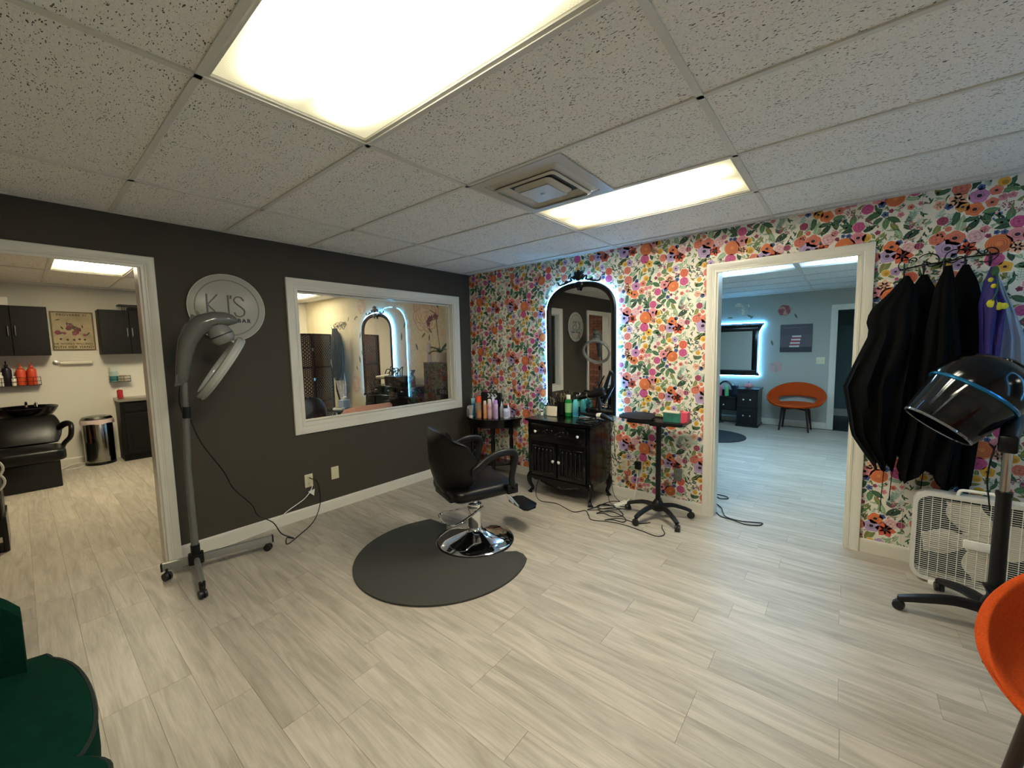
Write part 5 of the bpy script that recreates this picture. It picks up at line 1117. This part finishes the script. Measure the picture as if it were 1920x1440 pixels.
for (y,h,r,c,cp,st,lb) in ((-3.50,.29,.042,'#e0512c','#e8694a','pump','second orange pump bottle on the wire shelf, at its open end'),(-3.59,.28,.042,'#e4562e','#e8694a','pump','orange pump bottle on the wire shelf beside the dark bottle'),(-3.70,.31,.04,'#1c1523','#101014','pump','near-black pump bottle on the wire shelf beside the orange ones'),(-3.80,.31,.042,'#232a5c','#14142a','pump','navy pump bottle on the wire shelf'),(-3.90,.27,.04,'#1f2a55','#e4e4e4','round','navy bottle with white label on the wire shelf')):
    bottle('shampoo_bottle',lb,(XW+.06,y,zs),h,r,c,cp,st,sg_,lab=(('#c9ccd8',.2,.5) if c == '#1f2a55' else None))
bottle('lotion_bottle','white tube bottle standing before the dark pump bottle on the wire shelf',(XW+.106,-3.75,zs),.17,.021,'#e6e2d6','#efece2','round'); bottle('lotion_bottle','small white jar bottle on the long wire shelf',(XW+.106,-3.65,zs),.12,.02,'#e6e2d6','#efece2','round')
bottle('tin','teal and white can on the small wire shelf',(XW+.06,-2.755,1.0955),.2,.045,'#9fb6b0','#c9cfc8','tallcap',cat='can',lab=('#2f7d80',.05,.4)); bottle('jar','small pale jar on the small wire shelf',(XW+.065,-2.66,1.0955),.09,.04,'#bfb49c','#a89d86','jar',cat='jar')
# sink cabinet
t = thing('sink_cabinet','small dark vanity cabinet with steel sink top','cabinet',(XW,-2.53,0))
q = B(); q.bb(.02,.43,-.237,.237,.08,.83,.003); q.bb(.02,.40,-.237,.237,0,.08); q.done('body', CABM, t)
q = B(); q.bb(.0,.46,-.25,.25,.83,.868,.004); q.done('sink_top', STEEL, t); q = B(); q.lathe([(.16,.869),(.155,.871),(.14,.8695)],28,c=(.24,0.0,0)); q.done('basin_rim', STEEL, t)
q = B(); q.bb(.43,.445,-.20,.20,.69,.80,.003); q.done('drawer_front', CABM, t)
q = B(); q.bb(.43,.445,-.20,.20,.10,.66,.003); d_ = q.done('door', CABM, t); q = B()
for a in ((-.15,-.14,.16,.6),(.14,.15,.16,.6)): q.bb(.445,.45,a[0],a[1],a[2],a[3])
for z in (.16,.59): q.bb(.445,.45,-.14,.14,z,z+.01)
q.done('moulding', CABM, d_, 0); q = B(); q.tube([(.445,.17,.5),(.47,.17,.5),(.47,.17,.6),(.445,.17,.6)],.005,8); q.done('handle', STEEL, d_)
bottle('soap_bottle','small red bottle with a clear cap on the sink cabinet',(XW+.1,-2.715,.8685),.14,.032,'#a82a2e','#c9b8ac','round',rough=.15)
# trash can
t = thing('trash_can','stainless steel pedal bin lined with a pale bag','trash can',(-4.22,-2.985,0))
q = B(); q.lathe([(.15,.03),(.15,.585),(.148,.59)],40); q.done('body', mat('polished_steel','#9c9a92',.16,1), t)
q = B(); q.lathe([(.153,0),(.155,.01),(.153,.035),(.15,.036)],40); q.box((.155,0,.02),(.05,.08,.014),.004); q.done('base_ring', PLAST, t)
q = B(); q.lathe([(.155,.615),(.157,.625),(.14,.648),(.08,.66),(0,.662)],40); q.done('lid', mat('bin_lid_steel','#8c8a84',.25,1), t)
rings = []
for (dr_,z) in ((.0,.612),(.012,.61),(.016,.585),(.014,.56)): rings.append([((.151+dr_+.006*math.sin(9*a)*(.61-z)*20)*math.cos(a),(.151+dr_+.006*math.sin(9*a)*(.61-z)*20)*math.sin(a),z-.02*(.5+.5*math.sin(5*a+1))*(.612-z)*12) for a in [2*PI*i/48 for i in range(48)]])
q = B(); q.loft(rings,(False,False)); q.done('bag', mat('bag_pink','#d8c4bd',.5), t, 60)
# shampoo chair
t = thing('shampoo_chair','black vinyl shampoo chair with a wash bowl on a box base','shampoo chair',(-3.6,-3.6,0))
q = B(); q.bb(-.68,.40,-.213,.213,0,.31,.01,2); q.done('box_base', mat('black_panel','#0a0a0a',.35), t)
q = B(); q.loft([[(y_+.22,x_,z) for x_,y_,z in r] for r in [[(x,y,z) for x,y,z in rr] for rr in cushion(.53,.56,.312,.44,.09,.02)]]); q.done('seat', VINYL, t, 60)
rings = []
for k in range(9):
    u = k/8; hw = .272*math.sin(PI*(.22+.56*u))**.4; th = .05*math.sin(PI*(.08+.84*u))**.6; x0 = .02-.25*u; z0 = .46+.30*u
    rings.append([(x0+th*math.cos(a)*.8+th*.2, hw*math.copysign(abs(math.sin(a))**.7,math.sin(a)), z0+th*math.cos(a)*.55) for a in [2*PI*i/24 for i in range(24)]])
q = B(); q.loft(rings); q.done('backrest', VINYL, t, 70)
for s_ in (-1,1): q = B(); q.tube(spl([(-.05,s_*.25,.62),(.02,s_*.30,.665),(.12,s_*.335,.66),(.18,s_*.335,.61),(.17,s_*.32,.52),(.14,s_*.27,.45),(.12,s_*.25,.40)],5),.024,10,sq=1.5); q.done('armrest', PLAST, t, 60)
q = B(); q.lathe([(.12,.68),(.22,.74),(.262,.80),(.285,.85),(.278,.86),(.262,.85),(.235,.79),(.15,.72),(.0,.71)],36,c=(-.50,0,0),sx=1.1); bw = q.done('wash_bowl', BLACK, t, 60)
q = B(); q.box((-.5,0,.5),(.24,.2,.42),.02,2); q.done('bowl_pedestal', BLACK, t)
q = B(); q.tube(spl([(-.70,.02,.84),(-.70,.02,.89),(-.64,.02,.91),(-.58,.02,.89)],4),.014,8); q.cyl((-.70,.10,.84),(-.70,.10,.885),.018,n=12); q.box((-.68,.1,.895),(.07,.02,.015),.004); q.done('faucet', CHROME, bw)
q = B(); q.tube([(-.30,-.13+.0,.845),(-.27,-.07,.80),(-.265,0,.785),(-.27,.07,.80),(-.30,.13,.845)],.016,10); q.done('neck_rest', PLAST, bw)
cord('extension_cord','white cord along the baseboard between the shampoo chair and the bin',[(-4.2,-3.36,.006),(-4.24,-3.28,.03),(-4.27,-3.2,.04),(-4.26,-3.14,.03),(-4.2,-3.15,.005),(-4.12,-3.22,.005),(-4.1,-3.33,.005)],.005,WPLAST)
# trolley at the edge of the doorway
t = thing('equipment_trolley','black trolley with coiled white hoses just inside the left doorway','trolley',(-1.42,-3.95,0))
q = B(); q.bb(-.2,.2,-.2,.195,.0,.27,.006); q.done('lower_case', BLACK, t)
q = B(); q.bb(-.19,.19,-.19,.185,.27,.62,.004); q.done('upper_case', PLAST, t)
for s_ in (-1,1): q = B(); q.cyl((.19,s_*.17,.0),(.19,s_*.17,.75),.012,n=8); q.done('post', BLACK, t)
for k in range(2): q = B(); q.tube([(.205,.10+.11*math.cos(a),.64-.1*k+.09*math.sin(a)) for a in [2*PI*i/28 for i in range(28)]],.008,6,loop=True); q.done('hose', WPLAST, t)
q = B(); q.bb(.2,.206,.14,.165,.08,.12); q.done('latch', STEEL, t, 0)
# ================================================================ ROOM BEHIND THE WINDOW
PINKD = [mat('decal_pink','#dcc0a8',.6),mat('decal_rose','#c99c88',.6),mat('decal_cream','#dfd2b4',.6),mat('decal_red','#a5565c',.6),mat('decal_grey','#9a978e',.6)]
LEAFD = mat('decal_leaf','#5c6650',.6)
def rose_decal(loc, r, label, cols, rz=0, seed=0, group='rose wall decals'):
    t = thing('rose_decal', label, 'wall decal', loc, rz, group); rg = random.Random(seed); lay = 0
    for (k,(f,n)) in enumerate(((1.0,8),(.80,7),(.60,6),(.42,5),(.24,3))):
        for j in range(n):
            a = rg.random()*.5+2*PI*j/n+k*.4; d = r*f*.50; sz = r*f*rg.uniform(.42,.5); ph = rg.random()*6; lay += 1
            cx, cz = d*math.cos(a)*1.05, d*math.sin(a)
            q = B(); q.prism(blob(cx,cz,sz,12,.07,3,ph),.0003,.0005+.00005*lay,WX); p_ = q.done('petal_edge', cols[1], t, 0)
            q = B(); q.prism(blob(cx*.985,cz*.985,sz*.90,12,.07,3,ph),.0003,.00052+.00005*lay,WX); q.done('petal', cols[0] if (j+k)%3 else cols[2], p_, 0)
    return t
def leaf_decals(loc, pts, label, rz=0):
    t = thing('leaf_decal', label, 'wall decal', loc, rz, 'leaf wall decals')
    for i,(x,z,L,a) in enumerate(pts): q = B(); q.prism(leaf2(x,z,L,L*.34,a),.0004,.0009,WX); q.done('leaf', LEAFD, t, 0)
P0,P1,P2,P3_,P4 = PINKD
rose_decal((-2.47,0,2.17),.13,'pale pink rose decal above the arched mirror behind the window',[P0,P1,P2],0,1)
rose_decal((-2.757,0,.91),.15,'pale pink rose decal low beside the hanging garments',[P0,P1,P2],0,2)
rose_decal((-.86,0,1.97),.29,'very large pale pink rose decal above the orchid',[P2,P1,P0],0,3)
rose_decal((-1.36,0,1.36),.15,'cream rose decal between the arched mirror and the orchid',[P2,P0,P2],0,4)
rose_decal((-1.62,0,2.25),.08,'cream rose decal near the ceiling beside the arched mirror',[P2,P4,P2],0,5)
rose_decal((-2.95,0,1.55),.10,'cream rose decal half hidden by the hanging garments',[P2,P0,P2],0,6)
leaf_decals((0,0,0),[(-2.9,2.0,.09,1.2),(-2.68,2.0,.10,.6),(-2.63,2.02,.08,-.4),(-2.52,1.42,.12,2.0),(-2.55,1.72,.12,1.3),(-2.7,1.18,.09,2.1),(-2.48,.78,.10,-.4),(-2.42,.83,.07,.3),(-2.6,1.32,.14,1.8)],'scattered green leaf decals left of the arched mirror behind the window')
leaf_decals((0,0,0),[(-1.34,1.83,.12,1.2),(-1.43,1.66,.13,1.5),(-1.08,1.50,.12,2.0),(-.62,2.06,.12,2.1),(-.92,1.66,.11,.7),(-.78,1.72,.12,2.4),(-.80,1.62,.10,1.4),(-1.36,1.26,.07,1.1)],'scattered green leaf decals between the arched mirror and the orchid')
led_mirror((-2.045,-.002,.742),'arched black mirror with carved crest and light strip on the beige wall behind the window',.83,1.295)
hook_rail((-3.39,0,1.90),'scrolled black hook rail with garments on the beige wall behind the window',[(.03,-.01),(.15,-.01),(.27,-.01),(.39,-.01)],1.02)
gg = 'garments behind the window'
garment('jacket','dark grey jacket hanging behind the window',[(1.845,-3.10),(1.7,-3.13),(1.4,-3.15),(1.15,-3.13),(1.0,-3.08)],[(1.845,-2.95),(1.7,-2.82),(1.5,-2.76),(1.15,-2.79),(1.0,-2.86)],mat('slate_cloth','#1d2024',.85),-.19,.05,4,12,'jacket',gg)
garment('drape','white and grey patterned cape hanging behind the window',[(1.80,-3.19),(1.5,-3.29),(1.25,-3.36),(1.1,-3.25),(.9,-3.18),(.62,-3.05)],[(1.80,-3.13),(1.5,-3.10),(1.1,-2.92),(.9,-2.88),(.62,-2.90)],mat('pale_print_cloth','#c3c4cc',.8,vary=.3,vscale=22),-.115,.032,4,13,'cape',gg)
garment('drape','black cape hanging behind the patterned one',[(1.84,-3.26),(1.6,-3.35),(1.2,-3.36),(.8,-3.36),(.52,-3.22)],[(1.84,-3.2),(1.6,-3.12),(1.2,-3.10),(.8,-3.1),(.52,-3.08)],mat('black_cloth2','#101012',.8),-.048,.02,4,14,'cape',gg)
# folding screen with woven lattice
t = thing('folding_screen','dark brown woven folding screen in the corner behind the window','folding screen',(0,0,0))
SCR = mat('screen_wood','#2a1510',.5); SLT = mat('screen_weave','#32170f',.55); LIGHTW = mat('screen_cane','#c9b48e',.7)
pp_ = [(-3.43,-.93),(-3.25,-.47),(-3.42,-.06)]
for k in range(2):
    a,b2 = Vector((*pp_[k],0)),Vector((*pp_[k+1],0)); dv = b2-a; L = dv.length; Mp = Matrix.Translation(a) @ Matrix.Rotation(math.atan2(dv.y,dv.x),4,'Z')
    q = B()
    for x in (.012,L-.012): q.bb(x-.014,x+.014,-.012,.012,0,1.765)
    for z in (.03,.62,1.2,1.75): q.bb(.02,L-.02,-.012,.012,z-.016,z+.016)
    bmesh.ops.transform(q.bm, matrix=Mp, verts=q.bm.verts); fr_ = q.done('panel_frame', SCR, t, 0)
    q = B(); q.bb(.02,L-.02,.003,.006,.03,1.75); bmesh.ops.transform(q.bm, matrix=Mp, verts=q.bm.verts); q.done('cane_backing', LIGHTW, fr_, 0)
    q = B(); n = 15; dx = (L-.05)/n
    for i in range(n):
        x = .025+dx*(i+.5); q.bb(x-dx*.2,x+dx*.2,-.004,-.001,.03,1.75)
    zz = .05; j = 0
    while zz < 1.74:
        long_ = (.25 < (zz % .58)/.58 < .75); st = .06 if long_ else .034
        for i in range(n+1):
            x = .025+dx*i+(dx*.0); off = (st/2 if i%2 else 0)
            q.bb(x-dx*.3,x+dx*.3,-.006,-.003,zz+off,zz+off+st*.4)
        zz += st; j += 1
    bmesh.ops.transform(q.bm, matrix=Mp, verts=q.bm.verts); o = q.done('lattice', SLT, fr_, 0); o['kind'] = 'stuff'
for z in (.4,1.0,1.5):
    q = B(); q.box((-3.243,-.47,z),(.012,.03,.05),.002); q.done('hinge', STEEL, t)
# dark vanity with riser
t = thing('vanity_desk','black dressing table with a raised drawer shelf behind the window','dressing table',(-1.14,-.275,0))
q = B(); q.bb(-.55,.55,-.225,.225,.825,.86,.006); q.done('desk_top', BLACK, t)
for s_ in (-1,1): q = B(); q.bb(s_*.30,s_*.53,-.21,.215,.04,.825,.004); q.done('pedestal', BLACK, t)
for s_ in (-1,1):
    for z in (.2,.42,.64):
        q = B(); q.bb(s_*.31,s_*.52,-.222,-.21,z-.09,z+.09,.003); d_ = q.done('drawer', BLACK, t); knob(d_,s_*.415,-.222,z,.012)
q = B(); q.bb(-.29,.29,-.2,-.18,.70,.825,.003); q.done('kneehole_drawer', BLACK, t)
q = B(); q.bb(-.46,.44,-.16,.2,.861,.975,.004); rs = q.done('drawer_riser', BLACK, t)
for x in (-.3,0,.3): q = B(); q.bb(x-.13,x+.13,-.168,-.16,.875,.962,.002); d_ = q.done('small_drawer', BLACK, rs); knob(d_,x,-.168,.918,.01)
t = thing('black_tool_box','black organiser box of styling tools on the dressing table','box',(-1.145,-.29,.976))
q = B(); q.bb(-.185,.185,-.1,.1,0,.13,.008); q.done('box', PLAST, t)
for k in range(6):
    q = B(); x = -.13+.05*k; q.tube(spl([(x,-.02,.1),(x+.02,-.03,.2),(x+(.06 if k%2 else -.05),-.05,.22+.02*(k%3)),(x-.02,-.1,.16)],4),.007,6); q.done('tool', PLAST, t)
bottle('spray_bottle','dark teal bottle at the end of the black organiser box',(-.90,-.24,.976),.22,.045,'#1c3d40','#0d0d0d','spray',rough=.15)
t = thing('silver_dryer','silver hair dryer lying on the dressing table behind the window','hair dryer',(-1.47,-.30,1.0),.3); 
q = B(); q.tube([(-.13,0,.075),(0,0,.08),(.1,0,.09)],[.02,.03,.034],14); q.done('barrel', STEEL, t); q = B(); q.tube([(.05,0,.07),(.06,0,.02),(.07,0,-.022)],[.018,.017,.016],10); q.done('handle', PLAST, t); q = B(); q.tube(spl([(-.12,0,.06),(-.18,0,.03),(-.19,0,-.02),(-.16,0,-.022)],4),.006,6); q.done('cable', PLAST, t)
# pedestal with orchid
t = thing('pedestal_box','tall plain dark pedestal box beside the window','pedestal',(-.385,-.152,0))
q = B(); q.bb(-.185,.185,-.148,.148,0,1.288,.003); q.done('box', mat('dark_pedestal','#120f0d',.35), t); q = B(); q.bb(-.19,.19,-.151,.151,1.288,1.296,.002); q.done('lid', mat('dark_pedestal_lid','#1a1613',.35), t)
t = thing('orchid','potted orchid with purple blooms on the dark pedestal','plant',(-.40,-.155,1.2965))
q = B(); q.lathe([(.06,0),(.066,.004),(.075,.12),(.07,.12),(.062,.01)],24); q.done('pot', mat('pot_white','#d9d3c9',.3), t)
q = B(); q.lathe([(.069,.105),(.04,.112),(0,.114)],16); q.done('soil', mat('bark','#4a3524',.9), t)
q = B(); q.tube(spl([(0,0,.11),(-.02,0,.25),(-.05,0,.45),(-.06,0,.58),(-.10,-.01,.64),(-.17,-.01,.67)],6),.0045,6); q.tube(spl([(-.055,0,.5),(-.09,0,.55),(-.16,-.01,.53),(-.2,-.01,.52)],5),.0035,6); q.done('stem', mat('orchid_stem','#4f5a2c',.6), t)
OL = mat('orchid_leaf','#23481c',.35)
for (a,L,up,w) in ((.35,.16,.13,.045),(2.9,.17,.04,.04),(-1.9,.15,-.02,.045),(1.4,.12,.02,.035),(-.6,.15,.03,.045),(-2.6,.13,.06,.035)):
    rings = []; c_,s_ = math.cos(a),math.sin(a)
    for i in range(8):
        u = i/7; r = .01+L*u; z = .12+up*u+.10*u*(1-u); ww = w*math.sin(PI*(.08+.9*u))**.7
        rings.append([(r*c_-v*ww*s_, r*s_+v*ww*c_, z+.012*abs(v)+d) for v,d in ((-1,0),(0,-.003),(1,0),(1,.002),(0,.001),(-1,.002))])
    q = B(); q.loft(rings); q.done('leaf', OL, t, 60)
OP = mat('orchid_petal','#6d1745',.5)
for (x,z) in ((-.20,.52),(-.165,.555),(-.12,.57),(-.055,.59),(-.03,.575),(-.19,.49)):
    q = B()
    for k in range(5): a = k*1.257+.3; q.ball((x+.022*math.cos(a),-.022,z+.022*math.sin(a)),(.019,.004,.013),8,rotm(0,-a,0))
    q.ball((x,-.03,z),.008,8); q.done('bloom', OP, t)
q = B(); q.lathe([(.028,0),(.03,.004),(.03,.235),(.024,.24),(.022,.255),(0,.257)],20); tag(q.done('white_cylinder', mat('white_cyl','#c9c6c4',.35), loc=(-.53,-.235,1.2965)),'slim white cylinder bottle beside the orchid pot','bottle')
q = B(); q.bb(-.03,.03,-.02,.02,0,.075,.003); tag(q.done('pink_carton', mat('pink_carton','#d59a9c',.5,vary=.2,vscale=30), loc=(-.525,-.085,1.2965)),'small pink carton behind the white cylinder bottle','box')
# chairs and side table behind the window
PNK = mat('salmon_velvet','#dba590',.9)
t = thing('tub_chair','salmon pink tub chair with its back to the window','chair',(-.85,-1.0,0))
rings = []
for i in range(21):
    th = -1.25+2.5*i/20; c_,s_ = math.cos(th),math.sin(th); tp_ = .84-.05*(abs(th)/1.25)**3
    f_ = lambda r,z: (.30*c_*r, .34*s_*r, z)
    rings.append([f_(.85,.3),f_(1.0,.28),f_(1.03,.6),f_(1.0,tp_-.02),f_(.94,tp_),f_(.87,tp_-.02),f_(.83,.6)])
q = B(); q.loft(rings); q.done('back_shell', PNK, t, 60)
q = B(); q.loft([[(x-.05,y,z) for x,y,z in r] for r in cushion(.52,.54,.30,.45,.12,.02)]); q.done('seat', PNK, t, 60)
for sx,sy in ((-1,-1),(-1,1),(1,-1),(1,1)): q = B(); q.tube([(.17*sx-.03,.19*sy,.32),(.22*sx-.03,.23*sy,0)],[.018,.011],8); q.done('leg', WAL, t)
t = thing('styling_chair','black styling chair with a rounded back beyond the window','salon chair',(-1.2,-1.62,0))
rings = []
for i in range(17):
    th = -1.3+2.6*i/16; c_,s_ = math.cos(th),math.sin(th); tp_ = .955-.16*(abs(th)/1.3)**2.4
    f_ = lambda r,z: (.24*c_*r-.02, .30*s_*r, z)
    rings.append([f_(.82,.46),f_(1.0,.45),f_(1.08,.7),f_(1.05,tp_-.03),f_(.97,tp_),f_(.88,tp_-.03),f_(.82,.7)])
q = B(); q.loft(rings); q.done('backrest', mat('charcoal_vinyl','#1d1d1c',.35), t, 60)
q = B(); q.loft([[(x-.02,y,z) for x,y,z in r] for r in cushion(.48,.52,.40,.5,.1)]); q.done('seat', VINYL, t, 60)
q = B(); q.lathe([(.26,0),(.26,.015),(.1,.05),(.045,.08),(.04,.4)],32); q.done('chrome_base', CHROME, t)
t = thing('side_table','small black side table below the hanging garments','table',(-2.03,-.66,0),.3)
q = B(); q.bb(-.23,.23,-.17,.17,.595,.62,.004); q.done('table_top', BLACK, t)
for sx in (-1,1):
    for sy in (-1,1): q = B(); q.bb(sx*.2-.018,sx*.2+.018,sy*.14-.018,sy*.14+.018,0,.595); q.done('leg', BLACK, t)
t = thing('tissue_box','pale blue tissue box with a white tissue on the black side table','tissue box',(-2.12,-.575,.6205),.2)
q = B(); q.bb(-.06,.06,-.06,.06,0,.12,.003); q.done('carton', mat('tissue_blue','#9fb4d0',.6), t); q = B(); q.loft([[(x*s_+.02*u,y*s_,z) for x,y in rrect(.05,.03,.01)] for s_,z,u in ((1,.118,0),(1.3,.14,.3),(1.5,.16,1),(.6,.175,1.6))]); q.done('tissue', WPLAST, t, 60)
t = thing('phone_cradle','white device with a black screen lying on the black side table','phone',(-1.97,-.735,.6205),.5); q = B(); q.box((0,0,.018),(.15,.09,.034),.012,2); q.done('shell', WPLAST, t); q = B(); q.box((0,0,.0356),(.10,.06,.001)); q.done('screen', PLAST, t)
# ================================================================ REAR ROOM
t = thing('led_mirror','wide black framed mirror with glowing blue edge on the grey wall','mirror',(1.62,YB,.873))
w2, h2 = .87, .94
pr = [(-w2+.04,.0),(w2-.05,0),(w2-.045,.02),(w2-.075,.06),(w2-.07,.78),(w2-.035,.86),(w2,.90),(w2+.003,h2),(-w2-.003,h2),(-w2,.90),(-w2+.035,.86),(-w2+.07,.78),(-w2+.075,.06),(-w2+.045,.02)]
inn = [(-w2+.17,.10),(w2-.17,.10),(w2-.17,.80),(-w2+.17,.80)]
q = B(); q.prism(pr,.003,.03,WX); q.done('backboard', BLACKM, t, 0)
q = B()
for a in ((-w2+.08,-w2+.17,.06,.86),(w2-.17,w2-.08,.06,.86)): q.bb(a[0],a[1],-.05,-.03,a[2],a[3],.008,2)
for (z0,z1) in ((.02,.10),(.80,.88)): q.bb(-w2+.08,w2-.08,-.052,-.03,z0,z1,.008,2)
q.bb(-w2+.01,w2-.01,-.06,-.03,.885,.925,.006,2); q.done('frame', BLACK, t)
q = B(); q.flat([(x,-.035,z) for x,z in inn]); q.done('glass', MIRROR, t, 0)
q = B(); q.tube([(x,-.024,z) for x,z in offs(pr[::-1],-.009)],.006,6,loop=True); q.done('led_strip', LEDM, t)
q = B(); q.tube([(x*1.0,-.034,z) for x,z in inn],.003,6,loop=True); q.done('bevel_edge', mat('bevel_bright','#dfe8ee',.05,1), t)
t = thing('canvas_print','grey canvas print with a red and white striped patch on the grey wall','picture',(2.965,YB,1.525))
q = B(); q.bb(-.225,.225,-.025,-.001,-.235,.235,.002); q.done('canvas', mat('canvas_grey','#55535c',.7,vary=.12,vscale=5), t)
q = B()
for k in range(18): q.bb(-.22+k*.0245,-.206+k*.0245,-.0262,-.025,-.15,.06)
q.done('printed_fence', mat('canvas_mid','#63616a',.7), t, 0)
q = B(); q.bb(-.222,.222,-.0266,-.025,-.232,-.15); q.done('printed_ground', mat('canvas_dark','#3d3b43',.7), t, 0)
for k in range(7): q = B(); z = -.15+.028*k; q.bb(-.09+.006*k,.05+.004*k,-.0272,-.0262,z,z+.027); q.done('printed_stripe', mat('stripe_red','#a5474c',.7) if k%2 else mat('stripe_white','#d9d3d4',.7), t, 0)
q = B(); q.tube([(-.16,-.0268,.175),(-.06,-.0268,.18),(.04,-.0268,.175),(.16,-.0268,.19)],.014,6,sq=.08); q.done('printed_swash', mat('stripe_white','#d9d3d4'), t, 0)
rose_decal((2.784,YB,2.009),.10,'deep red rose decal on the grey wall above the canvas print',[P3_,mat('decal_wine','#7d3a42',.6),P1],0,21)
rose_decal((2.14,YB,2.09),.14,'grey and cream rose decal above the glowing mirror',[mat('decal_fog','#b3b2aa',.6),P4,P2],0,22)
rose_decal((2.685,YB,1.03),.105,'faded pink rose decal below the canvas print',[mat('decal_dusty','#b89a98',.6),P1,P4],0,23)
rose_decal((1.66,YB,2.05),.11,'pink rose decal above the far end of the glowing mirror',[mat('decal_dusty','#b89a98',.6),P1,P4],0,24)
leaf_decals((0,YB,0),[(1.95,1.93,.10,0),(2.27,1.94,.12,-.5),(2.3,1.92,.08,.9),(2.95,1.905,.10,2.0),(2.62,1.455,.11,1.9)],'dark leaf decals scattered on the grey wall')
BN = mat('black_navy','#0d0f14',.28)
t = thing('drawer_cabinet','black two-drawer cabinet with crystal knobs beside the dressing desk','cabinet',(2.34,4.60,0))
q = B(); q.bb(-.16,.16,-.22,.22,.03,.64,.004); q.done('body', BN, t); q = B(); q.bb(-.175,.175,-.235,.23,.64,.665,.005); q.done('top', BN, t); q = B(); q.bb(-.175,.175,-.235,.23,0,.035,.005); q.done('plinth', BN, t)
for z0,z1 in ((.35,.61),(.07,.33)):
    q = B(); q.bb(-.145,.145,-.233,-.22,z0,z1,.004); d_ = q.done('drawer', BN, t); knob(d_,-.055,-.233,(z0+z1)/2,.015); knob(d_,.05,-.233,(z0+z1)/2,.015)
t = thing('dressing_desk','black dressing desk below the glowing mirror','desk',(1.62,4.60,0))
q = B(); q.bb(-.54,.545,-.23,.23,.49,.52,.004); q.done('desk_top', BN, t); q = B(); q.bb(-.53,.54,-.2,.22,.27,.49,.004); q.done('drawer_box', BN, t)
for k in range(2): q = B(); q.bb(-.51+k*.53,.0+k*.53,-.212,-.2,.29,.47,.004); d_ = q.done('drawer', BN, t); knob(d_,-.25+k*.6,-.212,.37,.015)
for x in (-.5,.2): q = B(); q.bb(x,x+.03,-.19,.2,0,.27); q.done('leg', BN, t)
t = thing('arched_caddy','black arched caddy behind two small bottles on the dressing desk','caddy',(1.925,4.56,.5205))
q = B(); q.bb(-.15,.15,-.06,.06,0,.11,.004); q.done('tray', BN, t); q = B(); q.tube([(.11*math.cos(a)+.03,0,.12+.13*math.sin(a)) for a in [PI*i/16 for i in range(17)]],.016,8); q.done('arched_handle', BN, t)
bottle('toiletry_bottle','pink bottle before the arched caddy handle',(1.90,4.455,.5205),.19,.025,'#c06a80','#d98fa2','round'); bottle('toiletry_bottle','mint green bottle before the arched caddy',(2.0,4.455,.5205),.2,.036,'#5fb07a','#8fd0a8','round')
t = thing('blue_jar','navy jar with a clear stopper on the dressing desk','jar',(2.125,4.52,.5205)); q = B(); q.bb(-.045,.045,-.045,.045,0,.19,.008,2); q.done('jar', mat('navy_glass','#14243f',.15), t); q = B(); q.cyl((0,0,.19),(0,0,.215),.018,n=12); q.ball((0,0,.225),(.04,.04,.012),12); q.done('stopper', mat('pale_glass','#b9d6e2',.1), t)
t = thing('pumpkin','small pink patterned pumpkin on the drawer cabinet','pumpkin',(2.325,4.55,.6655)); rings = []
for i in range(9):
    ph_ = -PI/2+PI*i/8; rings.append([((.062*math.cos(ph_)+.004)*(1+.09*math.cos(8*a))*math.cos(a),(.062*math.cos(ph_)+.004)*(1+.09*math.cos(8*a))*math.sin(a),.047+.047*math.sin(ph_)) for a in [2*PI*k/32 for k in range(32)]])
q = B(); q.loft(rings); q.done('gourd', mat('pumpkin_pink','#d99aa0',.6,vary=.25,vscale=60), t, 70); q = B(); q.tube([(0,0,.088),(.004,0,.105),(.012,0,.115)],[.008,.006,.005],8); q.done('stem', WAL, t)
q = B(); q.prism([(1.98+.53*math.cos(a),3.30+.50*math.sin(a)) for a in [2*PI*i/48 for i in range(48)]],.0005,.013,None,.004); tag(q.done('floor_mat', mat('mat_rubber_dark','#23282c',.75), smooth=30),'round black floor mat in the rear room','floor mat')
t = thing('styling_stool','salon chair with a chrome footrest, mostly hidden beyond the door casing','salon chair',(1.70,3.45,0),.9)
q = B(); q.lathe([(.27,.0135),(.27,.022),(.1,.06),(.05,.09),(.045,.35)],32); q.done('chrome_base', CHROME, t); q = B(); q.loft([[(x,y,z) for x,y,z in r] for r in cushion(.5,.5,.36,.45,.08)]); q.done('seat', VINYL, t, 60)
q = B(); q.tube([(.2,.04,.37),(.38,.04,.16),(.42,.04,.15)],.008,8); q.tube([(.2,-.04,.37),(.38,-.04,.16),(.42,-.04,.15)],.008,8); q.done('footrest_rod', CHROME, t); q = B(); q.box((.44,0,.16),(.12,.26,.016),.004); q.done('footrest_plate', PLAST, t)
q = B(); q.box((-.24,0,.66),(.07,.46,.44),.03,3,rotm(0,-.15,0)); q.done('backrest', VINYL, t)
